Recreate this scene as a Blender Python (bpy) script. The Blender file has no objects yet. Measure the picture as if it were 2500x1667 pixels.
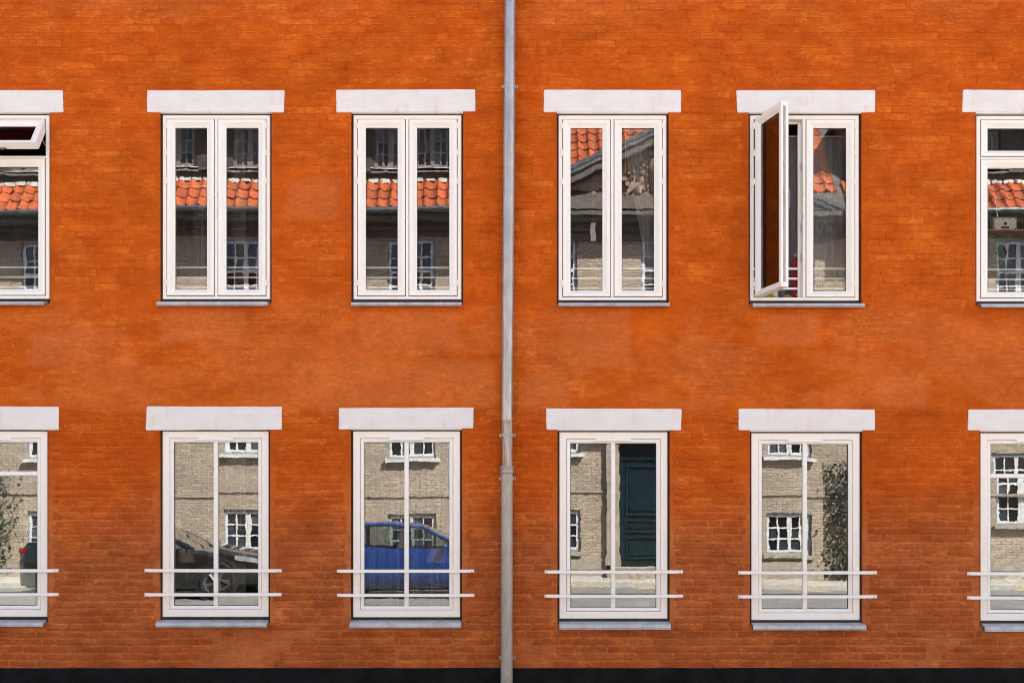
import bpy, bmesh, math, random
from mathutils import Vector, Matrix, noise

# ------------------------------------------------------------------ camera, sky, sun, exposure
sc = bpy.context.scene
COL = sc.collection
random.seed(11)
R = math.radians

EYE, DIST, PPM = 1.66, 9.0, 270.0          # eye height, distance to the facade, survey scale on the facade (units per metre)
cam_d = bpy.data.cameras.new('camera')
cam = bpy.data.objects.new('camera', cam_d)
COL.objects.link(cam)
cam.location = (0, -DIST, EYE)
cam.rotation_euler = (R(90), 0, 0)
cam_d.sensor_width = 36
cam_d.lens = 36 * DIST / (2500 / PPM)
cam_d.shift_y = (1250 - 833.5) / 2500      # rising front: verticals stay vertical
cam_d.clip_end = 600
sc.camera = cam

SUN_EL, SUN_AZ = 50, 52
world = bpy.data.worlds.new('World')
sc.world = world
world.use_nodes = True
wn = world.node_tree
sky = wn.nodes.new('ShaderNodeTexSky')
sky.sky_type = 'NISHITA'
sky.sun_disc = False
sky.sun_elevation = R(SUN_EL)
sky.sun_rotation = R(SUN_AZ)
sky.dust_density = 2.6
wn.links.new(sky.outputs[0], wn.nodes['Background'].inputs[0])
wn.nodes['Background'].inputs[1].default_value = 0.075

sun_d = bpy.data.lights.new('sun', 'SUN')
sun_d.energy = 5.0
sun_d.angle = R(0.5)
sun_d.color = (1.0, 0.94, 0.85)
sun = bpy.data.objects.new('sun', sun_d)
COL.objects.link(sun)
sv = Vector((math.cos(R(SUN_EL)) * math.sin(R(SUN_AZ)), math.cos(R(SUN_EL)) * math.cos(R(SUN_AZ)), math.sin(R(SUN_EL))))
sun.rotation_euler = (-sv).to_track_quat('-Z', 'Y').to_euler()
sun.location = (20, 20, 30)

sc.view_settings.view_transform = 'Standard'
sc.view_settings.look = 'None'
sc.view_settings.exposure = 2.80
sc.view_settings.gamma = 1
sc.render.engine = 'CYCLES'
sc.cycles.use_denoising = True
sc.cycles.filter_width = 1.05
sc.cycles.max_bounces = 8
sc.cycles.diffuse_bounces = 4
sc.cycles.glossy_bounces = 4
sc.cycles.transparent_max_bounces = 16
sc.cycles.sample_clamp_indirect = 8
sc.cycles.caustics_reflective = False
sc.cycles.caustics_refractive = False


def wx(px): return (px - 1250) / PPM        # facade survey units -> metres
def wz(py): return EYE + (1250 - py) / PPM


# ------------------------------------------------------------------ node helper
class Mat:
    def __init__(s, name):
        s.m = bpy.data.materials.new(name)
        s.m.use_nodes = True
        s.nt = s.m.node_tree
        s.bsdf = s.nt.nodes['Principled BSDF']
        s.out = s.nt.nodes['Material Output']
        s._pos = None

    def node(s, t, **kw):
        n = s.nt.nodes.new(t)
        for k, v in kw.items():
            setattr(n, k, v)
        return n

    def put(s, sock, v):
        if hasattr(v, 'is_linked') or hasattr(v, 'links'):
            s.nt.links.new(v, sock)
        elif v is not None:
            if isinstance(v, (tuple, list)) and len(v) == 3 and sock.type == 'RGBA':
                v = (*v, 1)
            sock.default_value = v

    def pos(s):
        if s._pos is None:
            s._pos = s.node('ShaderNodeNewGeometry').outputs['Position']
        return s._pos

    def obj(s):
        return s.node('ShaderNodeTexCoord').outputs['Object']

    def scaled(s, v, sc_, off=(0, 0, 0)):
        n = s.node('ShaderNodeMapping')
        s.put(n.inputs['Vector'], v)
        n.inputs['Scale'].default_value = sc_
        n.inputs['Location'].default_value = off
        return n.outputs[0]

    def noise(s, vec, scale=1., detail=4., rough=.55, dist=0.):
        n = s.node('ShaderNodeTexNoise')
        s.put(n.inputs['Vector'], vec)
        n.inputs['Scale'].default_value = scale
        n.inputs['Detail'].default_value = detail
        n.inputs['Roughness'].default_value = rough
        n.inputs['Distortion'].default_value = dist
        return n.outputs[0]

    def math(s, op, a, b=None, clamp=False):
        n = s.node('ShaderNodeMath', operation=op)
        n.use_clamp = clamp
        s.put(n.inputs[0], a)
        if b is not None:
            s.put(n.inputs[1], b)
        return n.outputs[0]

    def mul(s, a, b): return s.math('MULTIPLY', a, b)
    def add(s, a, b): return s.math('ADD', a, b)
    def sub(s, a, b): return s.math('SUBTRACT', a, b)

    def step(s, v, lo, hi, a=0., b=1.):
        n = s.node('ShaderNodeMapRange', interpolation_type='SMOOTHSTEP')
        s.put(n.inputs[0], v)
        n.inputs[1].default_value = lo
        n.inputs[2].default_value = hi
        n.inputs[3].default_value = a
        n.inputs[4].default_value = b
        return n.outputs[0]

    def mix(s, f, a, b, mode='MIX'):
        n = s.node('ShaderNodeMix', data_type='RGBA', blend_type=mode)
        s.put(n.inputs[0], f)
        s.put(n.inputs[6], a)
        s.put(n.inputs[7], b)
        return n.outputs[2]

    def xyz(s, v):
        n = s.node('ShaderNodeSeparateXYZ')
        s.put(n.inputs[0], v)
        return n.outputs

    def comb(s, x, y, z):
        n = s.node('ShaderNodeCombineXYZ')
        s.put(n.inputs[0], x); s.put(n.inputs[1], y); s.put(n.inputs[2], z)
        return n.outputs[0]

    def bump(s, h, strength=.3, dist=.01, normal=None):
        n = s.node('ShaderNodeBump')
        s.put(n.inputs['Height'], h)
        n.inputs['Strength'].default_value = strength
        n.inputs['Distance'].default_value = dist
        if normal is not None:
            s.put(n.inputs['Normal'], normal)
        return n.outputs[0]

    def set(s, color=None, rough=None, metal=None, normal=None, spec=None, coat=None):
        b = s.bsdf.inputs
        if color is not None: s.put(b['Base Color'], color)
        if rough is not None: s.put(b['Roughness'], rough)
        if metal is not None: s.put(b['Metallic'], metal)
        if normal is not None: s.put(b['Normal'], normal)
        if spec is not None: s.put(b['Specular IOR Level'], spec)
        if coat is not None:
            s.put(b['Coat Weight'], coat)
            b['Coat Roughness'].default_value = .04
        return s.m


def simple(name, col, rough=.6, metal=0., nscale=8., namp=.15, spec=.4, coat=None, bump=0.):
    m = Mat(name)
    n = m.noise(m.pos(), nscale, 5)
    dark = tuple(c * (1 - namp) for c in col)
    light = tuple(min(1, c * (1 + namp)) for c in col)
    nm = m.bump(m.noise(m.pos(), nscale * 8, 4), bump, .004) if bump else None
    return m.set(m.mix(m.step(n, .3, .7), dark, light), rough, metal, nm, spec, coat)


# rendered repairs on the facade (x0, x1, z0, z1)
REPAIRS = [(wx(a), wx(b_), wz(d), wz(c)) for a, b_, c, d in ((392, 612, 748, 842), (864, 1140, 748, 856), (700, 1225, 872, 1003), (1362, 1545, 754, 900), (1256, 1400, 900, 1003), (2120, 2270, 905, 1000), (690, 835, 430, 545), (1840, 2010, 760, 850), (60, 250, 800, 900))]

# ------------------------------------------------------------------ materials
def mat_limewash():
    m = Mat('limewash')
    p = m.pos()
    x, y, z = m.xyz(p)
    att = m.node('ShaderNodeAttribute', attribute_name='tone').outputs['Fac']
    isb = m.step(att, .02, .1)
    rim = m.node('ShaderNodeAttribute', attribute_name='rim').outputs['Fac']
    warp = m.noise(m.scaled(p, (1.4, 1, 1.4)), 1, 3)
    zz = m.add(z, m.mul(m.sub(warp, .5), .6))
    big = m.noise(m.scaled(p, (.55, 1, .9), (3.1, 0, 5.2)), 1.3, 6, .65)
    mid = m.noise(m.scaled(p, (2.6, 1, 5.5)), 1.4, 8, .72)
    mid2 = m.noise(m.scaled(p, (1.3, 1, 2.8), (9, 0, 2)), 1.5, 8, .68)
    mott = m.noise(m.scaled(p, (15, 1, 34), (2, 0, 7)), 1, 5, .72)
    streak = m.noise(m.scaled(p, (4.5, 1, 42)), 1, 6, .72)
    streak2 = m.noise(m.scaled(p, (9, 1, 70), (4, 0, 9)), 1, 5, .65)
    fine = m.noise(p, 60, 4, .7)
    cloud = m.noise(m.scaled(p, (.9, 1, 1.3), (1.7, 0, 8.8)), 1.6, 6, .62, .4)
    jclear = m.noise(m.scaled(p, (.8, 1, 1.4), (6.7, 0, 1.1)), 1.5, 4, .6)
    speck = m.noise(p, 24, 5, .75)
    c = m.mix(m.step(mid, .28, .72), (.440, .068, .0032), (.575, .108, .0058))
    c = m.mix(m.mul(m.step(mid2, .46, .74), .45), c, (.68, .160, .011))
    # smooth rendered repair patches, paler and pinker, mostly between the two rows of windows
    band = m.mul(m.step(zz, 2.53, 2.57), m.step(zz, 3.75, 3.25))
    band = m.math('MAXIMUM', band, m.mul(m.step(zz, 5.95, 6.3), .8))
    band = m.math('MAXIMUM', band, m.mul(m.step(zz, .75, .4), .45))
    patch = m.mul(m.step(m.add(big, m.mul(m.sub(streak, .5), .16)), .46, .54), band)
    wob = m.add(m.mul(m.sub(streak, .5), .10), m.add(m.mul(m.sub(mid2, .5), .45), m.mul(m.sub(speck, .5), .12)))
    patch = m.mul(patch, .65)
    for bx in REPAIRS:
        ax = m.add(m.math('ABSOLUTE', m.sub(x, (bx[0] + bx[1]) / 2)), wob)
        az = m.add(m.math('ABSOLUTE', m.sub(z, (bx[2] + bx[3]) / 2)), m.mul(wob, .6))
        hx, hz = (bx[1] - bx[0]) / 2, (bx[3] - bx[2]) / 2
        patch = m.math('MAXIMUM', patch, m.mul(m.step(ax, hx + .02, hx - .10), m.step(az, hz + .01, hz - .07)))
    c = m.mix(m.mul(patch, m.step(mott, .3, .7, .42, .66)), c, (.60, .160, .040))
    # older darker coat below a ragged edge, weathered to brown further down
    edge = m.step(m.add(z, m.mul(m.sub(big, .5), .05)), 2.60, 2.58)
    c = m.mix(m.mul(edge, .45), c, (.43, .066, .0045))
    low = m.mul(m.step(zz, 2.0, 1.2), m.step(mid2, .25, .5, .55, 1.))
    c = m.mix(m.mul(low, .80), c, m.mix(m.step(mid, .32, .68), (.275, .062, .015), (.40, .116, .038)))
    # tone of each brick, paler lime in the joints low on the wall
    t = m.step(att, 0., 1., .965, 1.03)
    t = m.math('MAXIMUM', t, m.sub(1., isb))
    c = m.mix(1., c, m.comb(t, t, t), 'MULTIPLY')
    jm = m.mul(m.sub(1., isb), m.mul(m.step(zz, 2.3, 1.4, .06, 1.), m.step(speck, .30, .55, .15, 1.)))
    c = m.mix(m.mul(jm, m.step(jclear, .36, .60, .12, .55)), c, (.62, .205, .066))
    # some bricks worn back to a paler coat
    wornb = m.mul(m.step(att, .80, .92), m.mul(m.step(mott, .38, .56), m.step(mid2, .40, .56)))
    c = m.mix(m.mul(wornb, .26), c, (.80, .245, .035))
    # horizontal brush marks and worn, paler scratches
    c = m.mix(m.mul(m.step(streak, .30, .40, 1., 0.), .40), c, (.36, .046, .0018))
    wear = m.mul(m.mul(m.step(streak, .53, .69), m.step(mid2, .40, .60, .2, 1.)), m.step(big, .40, .58, .35, 1.))
    c = m.mix(m.mul(wear, .44), c, (.80, .255, .048))
    wear2 = m.mul(m.mul(m.step(streak2, .54, .66), m.step(mid, .44, .60)), m.step(jclear, .42, .58, .12, 1.))
    c = m.mix(m.mul(wear2, .55), c, (.82, .32, .09))
    # lime worn off the brick arrises; upper joints coloured darker as painted course shadow
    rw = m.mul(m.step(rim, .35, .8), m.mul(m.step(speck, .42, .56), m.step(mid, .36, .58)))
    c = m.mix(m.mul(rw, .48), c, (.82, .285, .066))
    jshade = m.mul(m.sub(1., isb), m.mul(m.step(zz, 3.3, 3.8), m.step(speck, .34, .5)))
    c = m.mix(m.mul(jshade, .22), c, (.40, .052, .002))
    k = m.mul(m.step(mott, .28, .72, .88, 1.10), m.step(cloud, .30, .68, .86, 1.07))
    c = m.mix(1., c, m.comb(k, k, k), 'MULTIPLY')
    h = m.add(m.mul(streak, .8), m.add(m.mul(fine, .3), m.mul(speck, .9)))
    nm = m.bump(h, .6, .009)
    return m.set(c, .93, 0, nm, .12)


def mat_white(name, col, stain=.25):
    m = Mat(name)
    p = m.pos()
    n = m.noise(m.scaled(p, (3, 3, 1.2)), 3, 5, .65)
    f = m.noise(p, 22, 5, .7)
    st = m.mul(m.step(n, .52, .78), stain)
    c = m.mix(st, col, (col[0] * .88, col[1] * .72, col[2] * .58))
    c = m.mix(m.mul(m.step(f, .45, .8), .10), c, (.55, .5, .46))
    return m.set(c, m.step(f, .2, .8, .38, .55), 0, m.bump(m.noise(p, 60, 3), .08, .002), .4)


def mat_lintel():
    m = Mat('lintel_paint')
    p = m.pos()
    n = m.noise(m.scaled(p, (2.2, 1, 4)), 2.2, 5, .6)
    f = m.noise(p, 60, 5, .7)
    drip = m.noise(m.scaled(p, (14, 1, 1.2)), 1, 4, .6)
    c = m.mix(m.step(n, .35, .7), (.77, .745, .715), (.735, .695, .655))
    c = m.mix(m.mul(m.mul(m.step(drip, .52, .68), m.step(n, .42, .60)), .55), c, (.72, .53, .40))
    c = m.mix(m.step(m.noise(p, 11, 5, .75), .70, .72), c, (.45, .38, .34))
    return m.set(c, .9, 0, m.bump(m.add(f, m.mul(n, 2.)), .25, .004), .2)


def mat_zinc(name, col=(.43, .46, .50), metal=.7, rough=.42, stain=.22):
    m = Mat(name)
    p = m.pos()
    n = m.noise(m.scaled(p, (3, 3, 1.0)), 4, 5, .65)
    f = m.noise(p, 70, 4, .7)
    c = m.mix(m.step(n, .3, .7), tuple(a * .78 for a in col), tuple(a * 1.1 for a in col))
    c = m.mix(m.mul(m.step(m.noise(p, 9, 5, .7), .50, .66), stain), c, (.42, .35, .29))
    c = m.mix(m.mul(m.step(f, .55, .75), .25), c, (.22, .22, .22))
    return m.set(c, m.step(f, .2, .8, rough - .1, rough + .15), metal, m.bump(f, .12, .002), .5)


def mat_glass():
    m = Mat('window_glass')
    nt = m.nt
    nt.nodes.remove(m.bsdf)
    p = m.pos()
    wob = m.noise(m.scaled(p, (5.5, 1, 1.6)), 1.0, 2, .5)
    wob2 = m.noise(m.scaled(p, (9, 1, 9), (3, 1, 7)), 1.0, 2, .5)
    nm = m.bump(m.add(m.mul(wob, 1.), m.mul(wob2, .45)), 1., .00017)
    gl = m.node('ShaderNodeBsdfGlossy')
    gl.inputs['Roughness'].default_value = 0.0
    gl.inputs['Color'].default_value = (.97, .985, 1, 1)
    m.put(gl.inputs['Normal'], nm)
    tr = m.node('ShaderNodeBsdfTransparent')
    tr.inputs['Color'].default_value = (.96, .98, .975, 1)
    lw = m.node('ShaderNodeFresnel')
    lw.inputs['IOR'].default_value = 1.5
    f = m.math('ADD', m.mul(lw.outputs[0], 1.6), .045, True)
    mx = m.node('ShaderNodeMixShader')
    m.put(mx.inputs[0], f)
    nt.links.new(tr.outputs[0], mx.inputs[1])
    nt.links.new(gl.outputs[0], mx.inputs[2])
    nt.links.new(mx.outputs[0], m.out.inputs[0])
    return m.m


def mat_sheer(name, col, opacity, stripe=.0):
    m = Mat(name)
    nt = m.nt
    nt.nodes.remove(m.bsdf)
    p = m.pos()
    weave = m.noise(m.scaled(p, (140, 140, 25)), 1, 3, .6)
    d = m.node('ShaderNodeBsdfDiffuse'); d.inputs[0].default_value = (*col, 1)
    t = m.node('ShaderNodeBsdfTranslucent'); t.inputs[0].default_value = (*col, 1)
    a = m.node('ShaderNodeMixShader'); a.inputs[0].default_value = .35
    nt.links.new(d.outputs[0], a.inputs[1]); nt.links.new(t.outputs[0], a.inputs[2])
    tr = m.node('ShaderNodeBsdfTransparent')
    mx = m.node('ShaderNodeMixShader')
    fold = m.noise(m.scaled(p, (26, 26, .35)), 1, 4, .6)
    k = m.mul(m.step(weave, .2, .8, .85, 1.1), m.step(fold, .35, .65, 1. - stripe, 1. + stripe))
    m.put(mx.inputs[0], m.math('MULTIPLY', k, opacity, True))
    nt.links.new(tr.outputs[0], mx.inputs[1]); nt.links.new(a.outputs[0], mx.inputs[2])
    nt.links.new(mx.outputs[0], m.out.inputs[0])
    return m.m


def mat_yellow_brick():
    m = Mat('yellow_brick')
    p = m.pos()
    x, y, z = m.xyz(p)
    v = m.comb(m.add(x, y), z, 0.)
    b = m.node('ShaderNodeTexBrick')
    m.put(b.inputs['Vector'], v)
    b.inputs['Color1'].default_value = (.52, .425, .325, 1)
    b.inputs['Color2'].default_value = (.38, .31, .235, 1)
    b.inputs['Mortar'].default_value = (.30, .265, .22, 1)
    b.inputs['Scale'].default_value = 1
    b.inputs['Mortar Size'].default_value = .008
    b.inputs['Mortar Smooth'].default_value = .3
    b.inputs['Bias'].default_value = 0
    b.inputs['Brick Width'].default_value = .24
    b.inputs['Row Height'].default_value = .0667
    n = m.noise(p, 1.1, 5, .65)
    c = m.mix(m.step(n, .3, .7), b.outputs[0], m.mix(1., b.outputs[0], (.80, .79, .80), 'MULTIPLY'))
    h = m.add(m.mul(m.sub(1., b.outputs[1]), 1.), m.mul(m.noise(p, 18, 4), .6))
    return m.set(c, .92, 0, m.bump(h, 1., .02), .2)


def mat_tile():
    m = Mat('roof_tile')
    p = m.pos()
    r = m.node('ShaderNodeObjectInfo').outputs['Random']
    n = m.noise(p, 6, 5, .65)
    c = m.mix(m.step(n, .3, .7), (.29, .066, .026), (.41, .105, .043))
    c = m.mix(m.mul(m.step(r, .3, 1.), .65), c, (.22, .060, .034))
    c = m.mix(m.mul(m.step(m.noise(p, 2.3, 5, .7), .55, .7), .5), c, (.20, .09, .06))
    return m.set(c, .95, 0, m.bump(m.noise(p, 60, 4), .3, .004), .1)


def mat_asphalt():
    m = Mat('asphalt')
    p = m.pos()
    f = m.noise(p, 130, 4, .7)
    n = m.noise(p, 1.2, 6, .65)
    c = m.mix(m.step(n, .3, .7), (.12, .118, .115), (.19, .185, .178))
    c = m.mix(m.mul(m.step(f, .4, .7), .4), c, (.26, .25, .24))
    return m.set(c, .9, 0, m.bump(f, .2, .004), .2)


def mat_paving():
    m = Mat('paving')
    p = m.pos()
    x, y, z = m.xyz(p)
    b = m.node('ShaderNodeTexBrick')
    m.put(b.inputs['Vector'], m.comb(x, y, 0.))
    b.inputs['Color1'].default_value = (.42, .40, .36, 1)
    b.inputs['Color2'].default_value = (.32, .30, .27, 1)
    b.inputs['Mortar'].default_value = (.12, .115, .10, 1)
    b.inputs['Scale'].default_value = 1
    b.inputs['Mortar Size'].default_value = .008
    b.inputs['Brick Width'].default_value = .8
    b.inputs['Row Height'].default_value = .62
    n = m.noise(p, 3, 5, .65)
    return m.set(m.mix(m.step(n, .3, .75, 0, .45), b.outputs[0], (.22, .20, .17)), .9, 0, m.bump(m.noise(p, 60, 4), .3, .004), .3)


def mat_paint(name, col, flake=.0):
    m = Mat(name)
    p = m.pos()
    n = m.noise(p, 5, 4)
    return m.set(m.mix(m.step(n, .3, .8), col, tuple(c * .9 + .004 for c in col)), m.step(n, .3, .8, .22, .34), .0, None, .5, 1.)


def mat_leaf(name, col):
    m = Mat(name)
    r = m.noise(m.pos(), 9, 3)
    c = m.mix(m.step(r, .3, .7), tuple(a * .55 for a in col), tuple(a * 1.4 for a in col))
    return m.set(c, .5, 0, None, .4)


M = {}
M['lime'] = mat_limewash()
M['white'] = mat_white('window_paint', (.89, .85, .775))
M['rail'] = mat_white('rail_paint', (.89, .85, .79), .12)
M['barwhite'] = simple('enamelled_bar', (.92, .91, .89), .35, namp=.02)
M['lintel'] = mat_lintel()
M['zinc'] = mat_zinc('sill_zinc', (.48, .49, .50), .22, .42)
M['galv'] = mat_zinc('downpipe_zinc', (.44, .435, .425), .6, .38, .4)
M['iron'] = mat_zinc('downpipe_iron', (.40, .355, .305), .4, .5, .7)
M['gap'] = simple('gap_dark', (.030, .023, .018), .8, namp=.3)  # near-black standing in for shade round the frames; pipe bolts use it too
M['subsill'] = simple('weathered_board', (.075, .058, .045), .75, namp=.3, nscale=14)
M['gasket'] = simple('black_gasket', (.015, .015, .016), .6)
M['glass'] = mat_glass()
M['tar'] = simple('tarred_plinth', (.0065, .0062, .0068), .7, nscale=5, namp=.5, spec=.12, bump=.5)
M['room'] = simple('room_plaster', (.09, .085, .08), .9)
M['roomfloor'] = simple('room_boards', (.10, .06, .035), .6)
M['sheer'] = mat_sheer('sheer_curtain', (.74, .72, .68), .19, .85)
M['drape'] = mat_sheer('grey_drape', (.50, .49, .49), .78, .18)
M['brick'] = mat_yellow_brick()
M['tile'] = mat_tile()
M['oppwhite'] = simple('old_white_paint', (.64, .64, .625), .5, namp=.10)
M['oppgrey'] = simple('grey_blue_paint', (.24, .27, .31), .6, namp=.2)
M['brownsash'] = simple('shaded_sash', (.22, .18, .145), .6, namp=.2)  # white sash paint darkened to stand in for the attic eave's shade
M['oppglass'] = simple('dark_pane', (.012, .014, .017), .04, spec=.6)
M['oppglass2'] = simple('greyish_pane', (.075, .085, .10), .05, spec=.6)  # lit curtains behind the glass put into the pane colour
M['oppglass3'] = simple('bluish_pane', (.035, .045, .06), .05, spec=.6)  # bluish reflection put into the pane colour
M['cornice'] = simple('cornice_paint', (.105, .092, .080), .75, namp=.25)
M['lead'] = simple('mortar_flashing', (.60, .58, .54), .8, namp=.3, bump=.4)
M['darkwood'] = simple('dark_boards', (.060, .047, .038), .7, namp=.35, nscale=6)
M['gutter'] = simple('gutter_zinc', (.10, .105, .11), .5, .4)
M['stone'] = simple('pale_stone', (.33, .29, .235), .85, namp=.2, bump=.4)
M['relief'] = simple('sandstone_relief', (.27, .175, .13), .85, namp=.3, bump=.4)
M['door'] = simple('teal_door_paint', (.006, .020, .027), .3, namp=.25, spec=.5)
M['asphalt'] = mat_asphalt()
M['paving'] = mat_paving()
M['kerb'] = simple('granite_kerb', (.44, .42, .39), .85, nscale=30, namp=.25)
M['yellow'] = simple('yellow_road_paint', (.70, .45, .05), .7, nscale=25, namp=.2)
M['ground'] = simple('yard_earth', (.13, .11, .08), .95)
M['blue'] = mat_paint('blue_car_paint', (.003, .034, .17))
M['black'] = mat_paint('dark_car_paint', (.008, .010, .0095))
M['carglass'] = None
M['tyre'] = simple('tyre_rubber', (.014, .014, .014), .8)
M['alloy'] = simple('alloy_rim', (.16, .16, .165), .45, .6)
M['chrome'] = simple('chrome', (.75, .75, .76), .12, 1.)
M['lamp'] = simple('headlamp_lens', (.60, .63, .66), .08, .5, spec=.8)
M['redlamp'] = simple('tail_lamp_lens', (.22, .006, .006), .15, spec=.7)
M['seat'] = simple('car_seat_fabric', (.02, .02, .022), .8)
M['leaf'] = mat_leaf('ivy_leaf', (.030, .044, .026))
M['leaf2'] = mat_leaf('houseplant_leaf', (.06, .13, .05))
M['stem'] = simple('plant_stem', (.14, .10, .05), .8)
M['pot'] = simple('terracotta_pot', (.40, .30, .24), .8)
M['wood'] = simple('shelf_wood', (.42, .22, .11), .55, namp=.2, nscale=10)
M['radio'] = simple('white_plastic', (.70, .68, .64), .45, namp=.05)
M['blackplastic'] = simple('black_plastic', (.02, .02, .02), .5)
M['shade'] = mat_sheer('lamp_shade_linen', (.75, .70, .62), .95)
M['red'] = simple('red_fabric', (.40, .012, .016), .6)
M['lime_cloth'] = simple('lime_green_cloth', (.42, .46, .02), .8)
M['teal_cloth'] = simple('teal_cloth', (.25, .48, .52), .8)
M['pale_green'] = simple('pale_green_board', (.52, .60, .54), .5, namp=.08)
M['yellowcord'] = simple('yellow_cord', (.72, .42, .04), .6)
M['paper'] = simple('white_paper', (.75, .73, .70), .7, namp=.05)
M['sign'] = simple('blue_enamel', (.012, .05, .26), .35)
M['signwhite'] = simple('white_enamel', (.80, .80, .80), .35, namp=.03)
M['dark'] = simple('dark_furniture', (.022, .022, .026), .45)


def mk_carglass():
    m = Mat('car_window_glass')
    nt = m.nt
    nt.nodes.remove(m.bsdf)
    gl = m.node('ShaderNodeBsdfGlossy'); gl.inputs['Roughness'].default_value = 0.02
    tr = m.node('ShaderNodeBsdfTransparent'); tr.inputs['Color'].default_value = (.55, .60, .58, 1)
    fr = m.node('ShaderNodeFresnel'); fr.inputs['IOR'].default_value = 1.5
    mx = m.node('ShaderNodeMixShader')
    m.put(mx.inputs[0], m.math('ADD', fr.outputs[0], .02, True))
    nt.links.new(tr.outputs[0], mx.inputs[1]); nt.links.new(gl.outputs[0], mx.inputs[2])
    nt.links.new(mx.outputs[0], m.out.inputs[0])
    return m.m
M['carglass'] = mk_carglass()


# ------------------------------------------------------------------ mesh helper
class MB:
    def __init__(s):
        s.v, s.f = [], []

    def add(s, pts):
        i = len(s.v)
        s.v += [tuple(p) for p in pts]
        return list(range(i, i + len(pts)))

    def face(s, pts):
        s.f.append(s.add(pts))

    def box(s, x0, x1, y0, y1, z0, z1, ch=0.):
        if ch <= 0:
            i = s.add([(x0, y0, z0), (x1, y0, z0), (x1, y1, z0), (x0, y1, z0), (x0, y0, z1), (x1, y0, z1), (x1, y1, z1), (x0, y1, z1)])
            for q in ((0, 3, 2, 1), (4, 5, 6, 7), (0, 1, 5, 4), (1, 2, 6, 5), (2, 3, 7, 6), (3, 0, 4, 7)):
                s.f.append([i[k] for k in q])
        else:                                   # chamfered on the street side (-y)
            rings = [[(x0, y1, z0), (x1, y1, z0), (x1, y1, z1), (x0, y1, z1)],
                     [(x0, y0 + ch, z0), (x1, y0 + ch, z0), (x1, y0 + ch, z1), (x0, y0 + ch, z1)],
                     [(x0 + ch, y0, z0 + ch), (x1 - ch, y0, z0 + ch), (x1 - ch, y0, z1 - ch), (x0 + ch, y0, z1 - ch)]]
            s.loft(rings, cap0=True, cap1=True)

    def loft(s, rings, closed=True, cap0=False, cap1=False, wrap=False):
        ids = [s.add(r) for r in rings]
        n = len(rings[0])
        pairs = list(zip(ids, ids[1:])) + ([(ids[-1], ids[0])] if wrap else [])
        for a, b in pairs:
            for k in range(n if closed else n - 1):
                k2 = (k + 1) % n
                s.f.append([a[k], a[k2], b[k2], b[k]])
        if cap0: s.face(list(reversed(rings[0])))
        if cap1: s.face(rings[-1])

    def rect_ring(s, x0, x1, z0, z1, section):
        """section: closed polygon of (inset, y); inset a number or (l, r, b, t)"""
        rings = []
        for ins, y in section:
            l, r, b, t = ins if isinstance(ins, tuple) else (ins,) * 4
            rings.append([(x0 + l, y, z0 + b), (x1 - r, y, z0 + b), (x1 - r, y, z1 - t), (x0 + l, y, z1 - t)])
        s.loft(rings, wrap=True)

    def tube(s, pts, r, n=8, cap=True):
        rings = []
        for i, p in enumerate(pts):
            p = Vector(p)
            a = Vector(pts[max(0, i - 1)]); b = Vector(pts[min(len(pts) - 1, i + 1)])
            d = (b - a).normalized()
            u = d.orthogonal().normalized() if abs(d.z) > .99 else d.cross(Vector((0, 0, 1))).normalized()
            w = d.cross(u)
            rr = r[i] if isinstance(r, (list, tuple)) else r
            rings.append([p + (u * math.cos(2 * math.pi * k / n) + w * math.sin(2 * math.pi * k / n)) * rr for k in range(n)])
        s.loft(rings, cap0=cap, cap1=cap)

    def lathe(s, prof, c, n=16, axis='z', cap=True):
        rings = []
        for r, h in prof:
            ring = []
            for k in range(n):
                a = 2 * math.pi * k / n
                if axis == 'z': ring.append((c[0] + r * math.cos(a), c[1] + r * math.sin(a), c[2] + h))
                else: ring.append((c[0] + r * math.cos(a), c[1] + h, c[2] + r * math.sin(a)))
            rings.append(ring)
        s.loft(rings, cap0=cap, cap1=cap)

    def leaves(s, pts, size, flat=.5):
        for p in pts:
            p = Vector(p)
            d = Vector((random.gauss(0, 1), random.gauss(0, 1) * flat, random.gauss(0, 1))).normalized()
            e = d.orthogonal().normalized()
            e = (Matrix.Rotation(random.uniform(0, 6.3), 3, d) @ e)
            L = size * random.uniform(.6, 1.3)
            s.face([p, p + d * L * .5 + e * L * .32, p + d * L, p + d * L * .5 - e * L * .32])

    def build(s, name, mat, parent=None, smooth=False, origin=None, loc=None, rotz=0., rot=None, recalc=True):
        me = bpy.data.meshes.new(name)
        if origin is not None:
            o = Vector(origin)
            s.v = [tuple(Vector(p) - o) for p in s.v]
        me.from_pydata(s.v, [], s.f)
        if recalc:
            bm = bmesh.new(); bm.from_mesh(me)
            bmesh.ops.recalc_face_normals(bm, faces=bm.faces)
            bm.to_mesh(me); bm.free()
        if smooth:
            me.polygons.foreach_set('use_smooth', [True] * len(me.polygons))
        me.materials.append(mat)
        ob = bpy.data.objects.new(name, me)
        COL.objects.link(ob)
        if origin is not None: ob.location = loc if loc is not None else origin
        elif loc is not None: ob.location = loc
        if rotz: ob.rotation_euler.z = rotz
        if rot is not None: ob.rotation_euler = rot
        if parent is not None: ob.parent = parent
        return ob


def inst(name, mesh, parent, loc, rot=(0, 0, 0), scale=(1, 1, 1)):
    ob = bpy.data.objects.new(name, mesh)
    COL.objects.link(ob)
    ob.location, ob.rotation_euler, ob.scale = loc, rot, scale
    ob.parent = parent
    return ob


def empty(name, loc=(0, 0, 0), parent=None, rotz=0.):
    o = bpy.data.objects.new(name, None)
    COL.objects.link(o)
    o.location = loc
    o.rotation_euler.z = rotz
    o.empty_display_size = .2
    if parent is not None: o.parent = parent
    return o


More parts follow.
